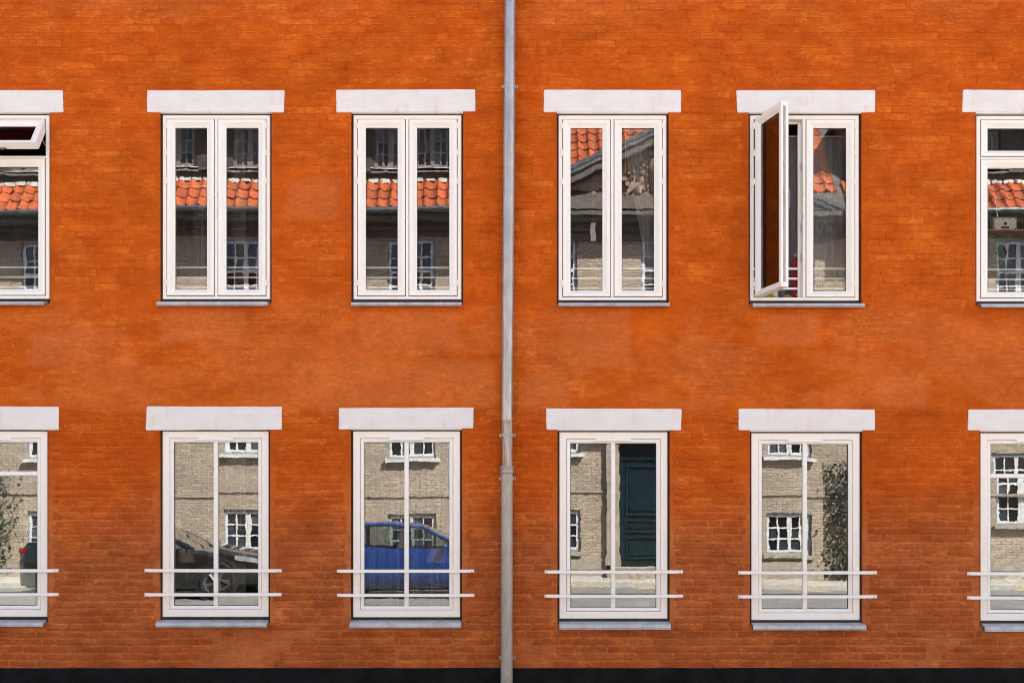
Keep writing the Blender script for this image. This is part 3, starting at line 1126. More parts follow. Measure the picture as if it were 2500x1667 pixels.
def fix(o, p=opp):
    o.matrix_parent_inverse = Matrix.Translation(-p.location)
    return o


COLS_SIDE = [-14.6, -11.0, -6.32, -2.38, 12.0, 15.6]
COLS_BAY = [.97, PC, 6.55]
rows = [(.69, 1.66, 3), (2.98, 4.5, 4), (6.25, 8.10, 5)]
side_w = [(x - .57, x + .57, a, c, n) for x in COLS_SIDE for a, c, n in rows if x < 11]
side_w += [(x - .62, x + .62, 1.38, 3.05, 5) for x in (12.0, 15.6)] + [(x - .57, x + .57, a, c, n) for x in (12.0, 15.6) for a, c, n in ((4.4, 5.6, 4), (6.25, 8.1, 5))]
bay_w = [(x - .57, x + .57, a, c, n) for x in COLS_BAY for a, c, n in rows if not (x == PC and a < 6)]
DOOR = (PC - 1.07, PC + 1.07, .36, 3.42)
EAVE = 8.66

for (xa, xb, yy, wins, extra) in ((-18., BAY[0], OPP, [w for w in side_w if w[0] < 0], []), (BAY[1], 18., OPP, [w for w in side_w if w[0] > 0], []), (BAY[0], BAY[1], YB, bay_w, [DOOR])):
    mb = MB()
    wall_sheet(mb, xa, xb, 0., EAVE - .05, yy, [w[:4] for w in wins] + extra, -.13)
    if yy == YB:
        for xx in BAY: mb.face([(xx, YB, 0), (xx, OPP - .3, 0), (xx, OPP - .3, EAVE), (xx, YB, EAVE)])
    fix(mb.build('wall', M['brick'], opp))

mb = MB()
mb.box(-18, 18, OPP - 7, OPP - 6.8, 0, 10); mb.box(-18.2, -18, OPP - 7, OPP - .02, 0, 9); mb.box(18, 18.2, OPP - 7, OPP - .02, 0, 9)
mb.box(-18, 18, OPP - 1.4, OPP - 1.3, 0, 8.6)
fix(mb.build('back_wall', M['darkwood'], opp))


def old_window(x0, x1, z0, z1, n, yy, parent=opp, fmat='oppgrey', smat='oppwhite'):
    """two white sashes with glazing bars in a grey frame; faces +y"""
    w = fix(empty('window', ((x0 + x1) / 2, yy, z0), parent), parent)
    put = lambda o: fix(o, w)
    y = yy - .07
    b = MB(); b.rect_ring(x0, x1, z0, z1, [(0., y - .06), (0., y + .03), (.045, y + .03), (.045, y - .06)])
    put(b.build('frame', M[fmat], w))
    cx = (x0 + x1) / 2
    for sx0, sx1 in ((x0 + .047, cx - .002), (cx + .002, x1 - .047)):
        b = MB(); b.rect_ring(sx0, sx1, z0 + .047, z1 - .047, [(0., y - .03), (0., y + .014), (.052, y + .014), (.052, y - .03)])
        gx0, gx1, gz0, gz1 = sx0 + .052, sx1 - .052, z0 + .099, z1 - .099
        gm = (gx0 + gx1) / 2
        b.box(gm - .018, gm + .018, y - .02, y + .009, gz0, gz1)
        for k in range(1, n):
            zz = gz0 + (gz1 - gz0) * k / n
            hw = .030 if (n >= 5 and k == n // 2 + 1) else .016
            b.box(gx0, gm - .0185, y - .02, y + .009, zz - hw, zz + hw); b.box(gm + .0185, gx1, y - .02, y + .009, zz - hw, zz + hw)
        put(b.build('sash', M[smat], w))
        for k in range(n):
            za, zb = gz0 + (gz1 - gz0) * k / n, gz0 + (gz1 - gz0) * (k + 1) / n
            for pa, pb in ((gx0, gm), (gm, gx1)):
                b = MB(); b.face([(pa, y - .012, za), (pb, y - .012, za), (pb, y - .012, zb), (pa, y - .012, zb)])
                put(b.build('pane', M[random.choice(('oppglass', 'oppglass', 'oppglass2', 'oppglass3'))], w))
    b = MB(); b.box(x0 - .06, x1 + .06, yy - .06, yy + .10, z0 - .085, z0 - .004)
    put(b.build('sill', M['oppwhite'] if z0 > 2 else M['stone'], w))
    # side curtains behind the panes
    for ca, cb in ((x0 + .06, x0 + .22), (x1 - .22, x1 - .06)):
        if random.random() < .5:
            b = MB(); b.box(ca, cb, y - .2, y - .18, z0 + .06, z1 - .06)
            put(b.build('curtain', M['oppwhite'], w))
    return w


for q in side_w: old_window(*q, OPP)
for q in bay_w: old_window(*q, YB)

# string courses and cornices
mb = MB()
for xa, xb, yy in ((-18., BAY[0] - .01, OPP), (BAY[1] + .01, 18., OPP)):
    mb.box(xa, xb, yy - .05, yy + .07, 7.98 + .17, 8.30)
    mb.box(xa, xb, yy - .05, yy + .22, 8.301, 8.44)
    mb.box(xa, xb, yy - .05, yy + .60, 8.441, 8.55)
fix(mb.build('cornice', M['cornice'], opp))
mb = MB()
for xa, xb in ((-18., BAY[0] - .3), (BAY[1] + .3, 18.)):
    mb.tube([(xa, OPP + .66, 8.60), (xb, OPP + .66, 8.60)], .075, 12)
fix(mb.build('gutter', M['gutter'], opp))
mb = MB()
for xa, xb, yy in ((-18., BAY[0] - .01, OPP), (BAY[1] + .01, 18., OPP), (BAY[0] - .02, BAY[1] + .02, YB)):
    if yy != YB: mb.box(xa, xb, yy - .05, yy + .025, 2.07, 2.12)
    else: (mb.box(xa, DOOR[0] - .32, yy - .05, yy + .025, 2.07, 2.12), mb.box(DOOR[1] + .32, xb, yy - .05, yy + .025, 2.07, 2.12))
    mb.box(xa, xb, yy - .05, yy + .05, .11, .52) if yy != YB else (mb.box(xa, DOOR[0] - .3, yy - .05, yy + .05, .11, .52), mb.box(DOOR[1] + .3, xb, yy - .05, yy + .05, .11, .52))
fix(mb.build('string_course', M['stone'], opp))

# pediment
AP, HB = 10.62, 4.15
mb = MB()
mb.loft([[(PC - HB + .2, YB + .02, EAVE - .05), (PC + HB - .2, YB + .02, EAVE - .05), (PC, YB + .02, AP - .08)],
         [(PC - HB + .2, OPP - 1.2, EAVE - .05), (PC + HB - .2, OPP - 1.2, EAVE - .05), (PC, OPP - 1.2, AP - .08)]], cap0=True)
fix(mb.build('tympanum', M['brick'], opp))
mb = MB()
for pr, za, zb in ((.08, 8.02, 8.22), (.2, 8.221, 8.40), (.40, 8.401, 8.50), (.46, 8.501, 8.60)):
    mb.box(PC - HB - pr + .3, PC + HB + pr - .3, YB - .05, YB + pr, za, zb)
fix(mb.build('cornice', M['cornice'], opp))
for sx in (-1, 1):
    for (pr, ta, tb, mt) in ((.34, -.30, -.10, 'cornice'), (.40, -.098, -.02, 'oppwhite'), (.46, -.018, .08, 'gutter')):
        mb = MB()
        e = Vector((PC + sx * HB, 0, EAVE - .04)); a = Vector((PC, 0, AP))
        dn = Vector((0, 0, 1))
        r0 = [(e.x, YB - .04, e.z + ta), (e.x, YB + pr, e.z + ta), (e.x, YB + pr, e.z + tb), (e.x, YB - .04, e.z + tb)]
        r1 = [(a.x, YB - .04, a.z + ta), (a.x, YB + pr, a.z + ta), (a.x, YB + pr, a.z + tb), (a.x, YB - .04, a.z + tb)]
        mb.loft([r0, r1], cap0=True, cap1=True)
        fix(mb.build('raking_cornice', M[mt], opp))
# carved shield with crown and foliage in the pediment
mb = MB()
sh = [(-.34, .55), (-.38, .15), (-.30, -.25), (0, -.5), (.30, -.25), (.38, .15), (.34, .55)]
mb.loft([[(PC + x, YB + .02, 9.35 + zz) for x, zz in sh], [(PC + x, YB + .13, 9.35 + zz) for x, zz in sh], [(PC + x * .7, YB + .20, 9.35 + zz * .7) for x, zz in sh]], cap1=True)
for i in range(150):
    sx = random.choice((-1, 1)); t = random.random()
    x = PC + sx * (.40 + t * 1.25); zz = 8.86 + random.random() * (1.05 - .75 * t)
    r = random.uniform(.03, .075)
    mb.lathe([(r, .02), (r * .95, .05), (r * .6, .09 + .05 * random.random())], (x, YB, zz), 6, 'y')
for i in range(7):
    x = PC + (i - 3) * .12
    mb.lathe([(.02, .02), (.07, .06), (.06, .16), (.03, .2)], (x, YB, 10.02 + .05 * (3 - abs(i - 3)) / 3), 8, 'y')
for sx in (-1, 1):
    pts = [(PC + sx * (.5 + .5 * t + .12 * math.cos(t * 9)), YB + .10, 9.0 + .5 * math.sin(t * 5) * (1 - t) + .1) for t in [k / 14 for k in range(15)]]
    mb.tube(pts, [.07 - .03 * k / 14 for k in range(15)], 7)
fix(mb.build('carved_relief', M['relief'], opp, True))

# roof: slope, pantiles, attic storeys
SL = math.atan2(.78, .55)
cs, sn = math.cos(SL), math.sin(SL)
roof = fix(empty('roof', (0, OPP, EAVE), opp))
def slope_pt(x, u, off=0.):                       # u metres up the slope from the eave
    return Vector((x, OPP + .62 - cs * u + sn * off, EAVE + sn * u + cs * off))
mb = MB()
mb.face([slope_pt(-18, 0), slope_pt(18, 0), slope_pt(18, 5.2), slope_pt(-18, 5.2)])
fix(mb.build('roof_deck', M['darkwood'], roof), roof)
TW, TL = .275, .318
prof = [(-.5, .024), (-.42, .004), (-.26, -.008), (-.06, -.006), (.12, .010), (.24, .042), (.34, .052), (.44, .044), (.52, .018)]
def tile_pts():
    b = MB()
    n = len(prof)
    lo = [(x * TW, -.02, h - .022) for x, h in prof]
    f = [(x * TW, -.02, h + .006) for x, h in prof]
    k = [(x * TW, TL + .03, h - .018) for x, h in prof]
    b.loft([lo, f], closed=False); b.loft([f, k], closed=False)
    return b
tb = tile_pts()
tmesh = bpy.data.meshes.new('tile'); tmesh.from_pydata(tb.v, [], tb.f); tmesh.materials.append(M['tile'])
tmesh.polygons.foreach_set('use_smooth', [True] * len(tmesh.polygons))
trot = Matrix(((-1, 0, 0), (0, -cs, sn), (0, sn, cs)))
spots = []
def grid(xa, xb, nr, u0=.0):
    for r in range(nr):
        x = xa
        while x < xb:
            spots.append((x, u0 + r * TL))
            x += TW
ATL, ATR = BAY[0] - .45, BAY[1] + .55
grid(-12.6, ATL, 3); n_strip = len(spots)
grid(ATR, 12.9, 3); n_strip = len(spots)
mid = [(ATL + .0 + TW * i, TL * r) for r in range(2, 10) for i in range(int((ATR - ATL) / TW))]
mid = [q for q in mid if EAVE + sn * q[1] > EAVE + (AP - EAVE) * (1 - abs(q[0] - PC) / HB) - .45]
mid.sort(key=lambda q: min(abs(q[0] - 1.6) + abs(q[1] - 1.9), abs(q[0] - 7.0) + abs(q[1] - 1.3)))
spots += mid
joined = MB()
for i, (x, u) in enumerate(spots):
    p = slope_pt(x + random.uniform(-.006, .006), u + random.uniform(-.008, .008), .02)
    rr = trot @ Matrix.Rotation(random.uniform(-.022, .022), 3, 'Z')
    if i < 300:
        fix(inst('tile', tmesh, roof, p, rr.to_euler()), roof)
    else:
        ids = joined.add([p + rr @ Vector(q) for q in tb.v])
        joined.f += [[ids[k] for k in f] for f in tb.f]
if joined.v:
    tag(fix(joined.build('tiling', M['tile'], roof, True), roof), kind='stuff')

for xa, xb, wxs in ((-18., ATL, [-15.2, -13.2, -11.4, -9.6, -7.85, -6.2, -4.5, -2.85, -1.85]), (ATR, 18., [9.4, 11.2, 12.9, 14.6])):
    yy = OPP + .05
    mb = MB(); wall_sheet(mb, xa, xb, 9.40, 11.0, yy, [(x - .42, x + .42, 9.74, 10.78) for x in wxs if xa < x < xb], -.1)
    for xx in (xa, xb): mb.face([(xx, yy, 9.4), (xx, yy - 2, 9.4), (xx, yy - 2, 11), (xx, yy, 11)])
    fix(mb.build('attic_wall', M['darkwood'], opp))
    mb = MB()
    x = xa + .06
    while x < xb - .25:                           # flashing mortared over the top of the tiles
        mb.box(x, x + .215, yy + .004, yy + .10, 9.39 + random.uniform(-.02, .015), 9.475 + random.uniform(-.02, .02)); x += TW
    fix(mb.build('flashing', M['lead'], opp))
    mb = MB(); mb.box(xa, xb, yy + .003, yy + .10, 9.66, 9.72); mb.box(xa - .1, xb + .1, yy - 2.2, yy + .5, 11.0, 11.12); mb.box(xa - .1, xb + .1, yy + .38, yy + .5, 11.121, 11.22)
    fix(mb.build('attic_trim', M['stone'] if False else M['cornice'], opp))
    for x in wxs:
        old_window(x - .42, x + .42, 9.74, 10.78, 3, yy, fmat='cornice', smat='brownsash')  # frames also take a dark paint in place of eave shade
mb = MB(); mb.face([(-18, OPP - 2.35, 12.9), (18, OPP - 2.35, 12.9), (18, OPP - 7, 10.0), (-18, OPP - 7, 10.0)])
fix(mb.build('rear_slope', M['tile'], roof), roof)

# entrance
dr = fix(empty('door', (PC, YB, DOOR[2]), opp))
for sx in (-1, 1):
    b = MB()
    xa, xb = (PC - 1.06, PC - .003) if sx < 0 else (PC + .003, PC + 1.06)
    b.box(xa, xb, YB - .16, YB - .10, .37, 2.86)
    fix(b.build('door_leaf', M['door'], dr), dr)
    for za, zb in ((.52, 1.05), (1.15, 1.45), (1.55, 2.72)):
        b = MB(); b.rect_ring(xa + .14, xb - .14, za, zb, [(0., YB - .101), (0.006, YB - .07), (.035, YB - .075), (.05, YB - .098)])
        b.box(xa + .24, xb - .24, YB - .101, YB - .082, za + .1, zb - .1)
        fix(b.build('panel', M['door'], dr), dr)
b = MB(); b.box(PC - 1.06, PC + 1.06, YB - .16, YB - .06, 2.865, 2.98); b.box(PC - 1.06, PC + 1.06, YB - .15, YB - .12, 2.981, 3.41)
fix(b.build('transom', M['door'], dr), dr)
b = MB(); b.box(PC + .05, PC + .09, YB - .10, YB - .04, 1.38, 1.42); b.tube([(PC + .07, YB - .05, 1.40), (PC + .2, YB - .05, 1.40)], .012, 8)
fix(b.build('handle', M['chrome'], dr), dr)
b = MB()
for x in (DOOR[0] - .17, DOOR[1] + .17): b.box(x - .14, x + .14, YB - .05, YB + .10, .36, 3.5); b.box(x - .17, x + .17, YB - .05, YB + .13, .36, .62)
b.box(DOOR[0] - .4, DOOR[1] + .4, YB - .05, YB + .24, 3.5, 3.72); b.box(DOOR[0] - .5, DOOR[1] + .5, YB - .05, YB + .36, 3.721, 3.84)
fix(b.build('door_surround', M['stone'], opp))
b = MB(); b.box(DOOR[0] - .35, DOOR[1] + .35, YB - .1, YB + .75, .10, .235); b.box(DOOR[0] - .2, DOOR[1] + .2, YB - .1, YB + .42, .236, .36)
fix(b.build('step', M['stone'], opp))

# climbing ivy beside the bay and a shrub by the left end
def plant(name, loc, pts, size, label, mat='leaf', group=None):
    e = tag(empty(name, loc), label, 'plant', group)
    b = MB(); b.leaves(pts, size)
    o = b.build('foliage', M[mat], e); o.matrix_parent_inverse = Matrix.Translation(-e.location)
    b = MB()
    for k in range(6):
        x = loc[0] + random.uniform(-.25, .25)
        q = [(x + random.uniform(-.05, .05) + .12 * k2 * random.uniform(-1, 1), loc[1] + .03 + random.uniform(0, .05), loc[2] + .38 * k2) for k2 in range(5)]
        b.tube(q, [.02, .017, .014, .011, .006], 5)
    o = b.build('stem', M['stem'], e); o.matrix_parent_inverse = Matrix.Translation(-e.location)
    return e
pts = []
for i in range(1500):
    zz = random.random() ** 1.15 * 2.75
    w = .30 + .55 * abs(noise.noise(Vector((zz * 1.3, 2, 7)))) + .35 * max(0, 1 - zz / 1.4)
    pts.append((7.95 + random.gauss(0, w * .75), OPP + abs(random.gauss(0, .12)) + .03, .12 + zz))
plant('ivy', (7.95, OPP + .05, .11), pts, .085, 'dark climbing ivy on the brick wall across the street')
pts = [(-12.25 + random.gauss(0, .22), OPP + .35 + random.gauss(0, .2), .2 + random.random() ** .8 * 2.4) for i in range(1100)]
plant('shrub', (-12.25, OPP + .3, .11), pts, .09, 'tall leafy shrub by the brick wall across the street at far left')

# street sign on a pole at the far left
sg = tag(empty('street_sign', (-9.35, -11.95, .11)), 'blue and white sign on a grey pole across the street at far left', 'sign')
b = MB(); b.tube([(-9.35, -12.65, .11), (-9.33, -12.65, 3.4)], .035, 10); fix(b.build('pole', M['galv'], sg), sg)
b = MB(); b.box(-9.62, -9.06, -12.61, -12.60, 2.62, 3.34); pl = fix(b.build('plate', M['sign'], sg), sg)
b = MB(); ring = lambda r: [(-9.34 + r * math.cos(k * .2618), -12.596, 3.10 + r * math.sin(k * .2618)) for k in range(24)]
b.loft([ring(.15), ring(.09)]); b.box(-9.56, -9.12, -12.598, -12.594, 2.84, 2.88); b.box(-9.52, -9.2, -12.598, -12.594, 2.74, 2.77); b.box(-9.52, -9.28, -12.598, -12.594, 2.67, 2.70)
fix(b.build('symbol', M['signwhite'], sg), sg)


# ------------------------------------------------------------------ parked cars
def car(name, label, front_x, yc, paint, P):
    """front faces +x. P: length, width, stations (d from nose, top, belt, width factor, greenhouse 0/1), wheels, radius"""
    root = tag(empty(name, (front_x, yc, 0.)), label, 'car')
    L, W, st = P['L'], P['W'], P['st']
    put = lambda o: fix(o, root)
    hw = W / 2
    secs = []
    for dd, top, belt, wf, g in st:
        h = hw * wf
        rx = .93 + (.72 - .93) * g
        tz = top - .012 - .045 * g
        s_ = [(h * .86, P['zb']), (h * .97, P['zb'] + .08), (h, .50), (h * .985, belt - .10), (h * .955, belt), (h * rx, tz), (h * (rx - .14), top - .004), (h * .35, top + .008), (0, top + .012)]
        full = [(y, zz) for y, zz in s_] + [(-y, zz) for y, zz in reversed(s_[:-1])]
        secs.append([(front_x - dd, yc + y, zz) for y, zz in full])
    n = len(secs[0])
    parts = {}
    for i in range(len(secs) - 1):
        ga, gb_ = st[i][4], st[i + 1][4]
        for k in range(n - 1):
            seg = k if k < 8 else 15 - k
            key = 'body'
            if seg == 4 and ga + gb_ > 1.2: key = ('side', i, k < 8)
            elif seg >= 5 and ga + gb_ == 1: key = 'windscreen' if gb_ > ga else 'rear_window'
            elif seg == 4 and ga + gb_ == 1: key = ('quarter', i, k < 8)
            parts.setdefault(key, MB()).face([secs[i][k], secs[i][k + 1], secs[i + 1][k + 1], secs[i + 1][k]])
    bd = parts.pop('body')
    bd.face(secs[0]); bd.face(list(reversed(secs[-1])))
    body = bd.build('body', M[paint], root)
    bm = bmesh.new(); bm.from_mesh(body.data); bmesh.ops.remove_doubles(bm, verts=bm.verts, dist=.0005); bmesh.ops.recalc_face_normals(bm, faces=bm.faces); bm.to_mesh(body.data); bm.free()
    body.data.polygons.foreach_set('use_smooth', [len(p.vertices) == 4 for p in body.data.polygons])
    put(body)
    for key, b in parts.items():
        put(b.build(key if isinstance(key, str) else 'side_window', M['carglass'], root))
    # pillars and trims between the side windows
    for dd in P['pillars']:
        for k in range(len(st) - 1):
            if st[k][0] <= dd <= st[k + 1][0]:
                t = (dd - st[k][0]) / (st[k + 1][0] - st[k][0])
                for sd in (4, 11):
                    a = Vector(secs[k][sd]).lerp(Vector(secs[k + 1][sd]), t); c = Vector(secs[k][sd + 1]).lerp(Vector(secs[k + 1][sd + 1]), t)
                    ob_ = Vector((0, .008 if sd == 4 else -.008, .002))
                    b = MB(); b.loft([[a + ob_ + Vector((-.05, 0, 0)), a + ob_ + Vector((.05, 0, 0)), a - ob_ * 3 + Vector((.05, 0, 0)), a - ob_ * 3 + Vector((-.05, 0, 0))],
                                      [c + ob_ + Vector((-.04, 0, 0)), c + ob_ + Vector((.04, 0, 0)), c - ob_ * 3 + Vector((.04, 0, 0)), c - ob_ * 3 + Vector((-.04, 0, 0))]], cap0=True, cap1=True)
                    put(b.build('pillar', M['blackplastic'], root))
    i0 = min(k for k in range(len(st)) if st[k][4]) - 1
    i1 = max(k for k in range(len(st)) if st[k][4]) + 1
    for sd in (5, len(secs[0]) - 6):
        b = MB(); b.tube([secs[k][sd] for k in range(i0, i1 + 1)], [.045] + [.038] * (i1 - i0 - 1) + [.05], 7)
        put(b.build('roof_rail', M[paint], root, True))
    rr = P['r']
    for dd in P['wheels']:
        for sd in (1, -1):
            wxx, wy = front_x - dd, yc + sd * (hw - .10)
            w = put(empty('wheel', (wxx, wy, rr), root))
            b = MB(); b.lathe([(rr + .06, 0), (rr + .075, sd * .125), (rr + .02, sd * .128), (rr * .5, sd * .05)], (wxx, wy, rr + .01), 28, 'y')
            fix(b.build('arch_liner', M['blackplastic'], w), w)
            b = MB(); b.lathe([(rr * .66, sd * .0), (rr * .98, sd * .01), (rr, sd * .05), (rr, sd * .12), (rr * .96, sd * .145), (rr * .70, sd * .15), (rr * .66, sd * .13)], (wxx, wy, rr), 28, 'y')
            fix(b.build('tyre', M['tyre'], w, True), w)
            b = MB(); b.lathe([(rr * .67, sd * .125), (rr * .69, sd * .148), (rr * .62, sd * .142), (rr * .60, sd * .06), (.02, sd * .05)], (wxx, wy, rr), 28, 'y', cap=False)
            for s5 in range(5):
                a = s5 * 1.2566 + dd
                for off in (-.10, .10):
                    u = Vector((math.cos(a + off), 0, math.sin(a + off))); u2 = Vector((math.cos(a + off * .5), 0, math.sin(a + off * .5)))
                    c0 = Vector((wxx, wy + sd * .135, rr))
                    b.tube([c0 + u * .03 * 1, c0 + u * rr * .63], [.022, .016], 5)
            b.lathe([(.05, sd * .12), (.045, sd * .15), (.01, sd * .152)], (wxx, wy, rr), 12, 'y')
            fix(b.build('rim', M['alloy'], w), w)
    for sd in (1, -1):
        hl = P['lamp']
        ya = lambda dd: yc + sd * (hw * hl['wf'](dd))
        b = MB()
        a0, a1 = hl['d']
        z0, z1, z2, z3 = hl['z']
        b.loft([[(front_x - a0, ya(a0), z0), (front_x - a0 - .02, ya(a0) - sd * .05, z0), (front_x - a0 - .02, ya(a0) - sd * .05, z1), (front_x - a0, ya(a0), z1)],
                [(front_x - (a0 + a1) / 2, ya((a0 + a1) / 2), (z0 + z2) / 2), (front_x - (a0 + a1) / 2, ya((a0 + a1) / 2) - sd * .05, (z0 + z2) / 2), (front_x - (a0 + a1) / 2, ya((a0 + a1) / 2) - sd * .05, (z1 + z3) / 2 + .01), (front_x - (a0 + a1) / 2, ya((a0 + a1) / 2), (z1 + z3) / 2 + .01)],
                [(front_x - a1, ya(a1), z2), (front_x - a1, ya(a1) - sd * .05, z2), (front_x - a1, ya(a1) - sd * .05, z3), (front_x - a1, ya(a1), z3)]], cap0=True, cap1=True)
        put(b.build('headlight', M['lamp'], root))
        b = MB(); dT, zT = P['tail']
        b.box(front_x - L + .01, front_x - L + dT, yc + sd * (hw * .74) - .14, yc + sd * (hw * .74) + .14, zT, zT + .085)
        put(b.build('tail_light', M['redlamp'], root))
        dm, zm = P['mirror']
        b = MB(); my = yc + sd * (hw + .09)
        b.lathe([(.015, -.08), (.05, -.065), (.058, 0), (.05, .06), (.015, .075)], (front_x - dm, my, zm), 10, 'y')
        b.tube([(front_x - dm, yc + sd * hw * .93, zm - .06), (front_x - dm, my, zm - .04)], .025, 6)
        put(b.build('mirror', M[paint], root, True))
        for dd in P['doors']:
            b = MB(); b.box(front_x - dd - .10, front_x - dd + .08, yc + sd * (hw * .985) - .02, yc + sd * (hw * .985) + .03, P['zh'], P['zh'] + .03)
            put(b.build('door_handle', M[paint], root))
        for dd in P['seams']:
            b = MB(); b.box(front_x - dd - .005, front_x - dd + .005, yc + sd * (hw + .0) - .012, yc + sd * (hw + .0) + .0015, P['zb'] + .12, P['zh'] + .02)
            put(b.build('door_seam', M['blackplastic'], root))
    b = MB(); b.box(front_x - L + .12, front_x - .12, yc - hw * .8, yc + hw * .8, .16, P['zb'] + .05)
    put(b.build('chassis', M['seat'], root))
    b = MB()
    for dd in P['seats']:
        for sd in (.38, -.38):
            b.box(front_x - dd - .25, front_x - dd + .25, yc + sd - .24, yc + sd + .24, .30, .62)
            b.loft([[(front_x - dd - .20, yc + sd - .22, .6), (front_x - dd - .08, yc + sd - .22, .6), (front_x - dd - .08, yc + sd + .22, .6), (front_x - dd - .20, yc + sd + .22, .6)],
                    [(front_x - dd - .36, yc + sd - .18, 1.12), (front_x - dd - .28, yc + sd - .18, 1.12), (front_x - dd - .28, yc + sd + .18, 1.12), (front_x - dd - .36, yc + sd + .18, 1.12)]], cap0=True, cap1=True)
    put(b.build('seat', M['seat'], root))
    b = MB(); b.box(front_x - .03, front_x + .012, yc - .26, yc + .26, .40, .51)
    put(b.build('number_plate', M['signwhite'], root))
    return root


sedan = dict(L=4.9, W=1.82, zb=.20, r=.33, wheels=(.93, 3.72), pillars=(1.62, 2.55, 3.52), zh=.80,
             st=[(0, .56, .50, .72, 0), (.05, .66, .58, .84, 0), (.25, .76, .68, .95, 0), (.75, .87, .79, .99, 0), (1.40, .98, .90, 1., 0), (2.15, 1.38, .95, 1., 1), (2.75, 1.44, .96, 1., 1), (3.35, 1.38, .98, 1., 1), (4.05, 1.10, 1.00, .98, 0), (4.72, 1.05, .95, .93, 0), (4.9, .92, .80, .86, 0)],
             lamp=dict(d=(.07, .62), z=(.60, .67, .70, .78), wf=lambda d: .84 + .155 * min(1, d / .55) ** .6 + .003), tail=(.42, .86), mirror=(1.72, .98), doors=(2.35, 3.25), seams=(1.45, 2.52, 3.45), seats=(2.2, 3.1))
hatch = dict(L=4.02, W=1.72, zb=.20, r=.31, wheels=(.78, 3.25), pillars=(1.30, 2.15, 3.02), zh=.84,
             st=[(0, .60, .52, .74, 0), (.05, .74, .64, .86, 0), (.30, .88, .78, .96, 0), (.70, .98, .88, .99, 0), (1.00, 1.04, .95, 1., 0), (1.75, 1.44, .98, 1., 1), (2.35, 1.52, 1.0, 1., 1), (3.10, 1.50, 1.04, 1., 1), (3.55, 1.42, 1.08, .97, 1), (3.92, 1.05, .98, .92, 0), (4.02, .86, .80, .88, 0)],
             lamp=dict(d=(.08, .66), z=(.68, .77, .82, .92), wf=lambda d: .86 + .135 * min(1, d / .6) ** .6 + .003), tail=(.30, .92), mirror=(1.30, 1.02), doors=(2.0, 2.85), seams=(1.12, 2.12, 2.98), seats=(1.95, 2.8))
YC = -10.25 - .91
car('parked_car', 'dark sedan parked across the street, seen in the left windows', -4.80, YC, 'black', sedan)
car('parked_car', 'small blue hatchback parked across the street, mirrored beside the downpipe', -.02, YC, 'blue', hatch)

# ------------------------------------------------------------------ things inside the rooms
def curtain(name, mat, x0, x1, z0, z1, y, label, folds=9, amp=.022, gather=None, cat='curtain', group=None):
    """hanging cloth; gather(t) returns the left and right edge at height t (0 top, 1 bottom)"""
    nx, nz = folds * 8, 14
    b = MB()
    rows_ = []
    for j in range(nz + 1):
        t = j / nz
        l, r = gather(t) if gather else (x0, x1)
        a = amp * (.35 + .65 * min(1, t * 4)) * (.5 + .5 * (r - l) / (x1 - x0))
        rows_.append([(l + (r - l) * (i / nx), y + a * math.sin(i / nx * folds * 6.283 + .6 * math.sin(i * .7)) + .3 * a * math.sin(i * .37 + 2 * t), z1 + (z0 - z1) * t) for i in range(nx + 1)])
    b.loft(rows_, closed=False)
    e = tag(empty(name, ((x0 + x1) / 2, y, z0)), label, cat, group)
    fix(b.build('cloth', M[mat], e, True), e)
    b = MB(); b.tube([(x0 - .05, y, z1 + .012), (x1 + .05, y, z1 + .012)], .008, 6)
    fix(b.build('rod', M['white'], e), e)
    return e

def F(d): return d['F']
x0, x1, z0, z1 = F(UP[3])
def g3(t):
    r = x1 - .04
    return (x1 - .36 + .20 * t ** 1.2 * 1.15, r)
curtain('curtain', 'drape', x1 - .40, x1 - .02, z0 + .28, z1 - .07, .24, 'grey sheer curtain drawn aside in the upper window right of the downpipe', 6, .02, g3)
x0, x1, z0, z1 = F(UP[4])
curtain('curtain', 'drape', x0 + .22, x1 + .05, z0 + .03, z1 - .10, .30, 'grey curtain hanging behind the upper window with the open casement', 9, .028)
for i, lab in ((1, 'thin sheer curtain in the lower window reflecting the dark car'), (2, 'thin sheer curtain in the lower window reflecting the blue car')):
    x0, x1, z0, z1 = F(LO[i])
    curtain('sheer_curtain', 'sheer', x0 - .02, x1 + .02, z0 + (.78 if i == 1 else .02), z1 - .02, .22, lab, 7, .018)
x0, x1, z0, z1 = F(LO[0])
curtain('sheer_curtain', 'sheer', x0 - .02, x1 + .02, z0 + .7, z1 - .02, .22, 'short sheer curtain in the lower window at the left edge', 9, .015)
x0, x1, z0, z1 = F(UP[1])
curtain('sheer_curtain', 'sheer', x0 + .12, x0 + .42, z0 + .3, z1 - .50, .5, 'narrow pale sheer panel in the upper window second from left', 3, .012)

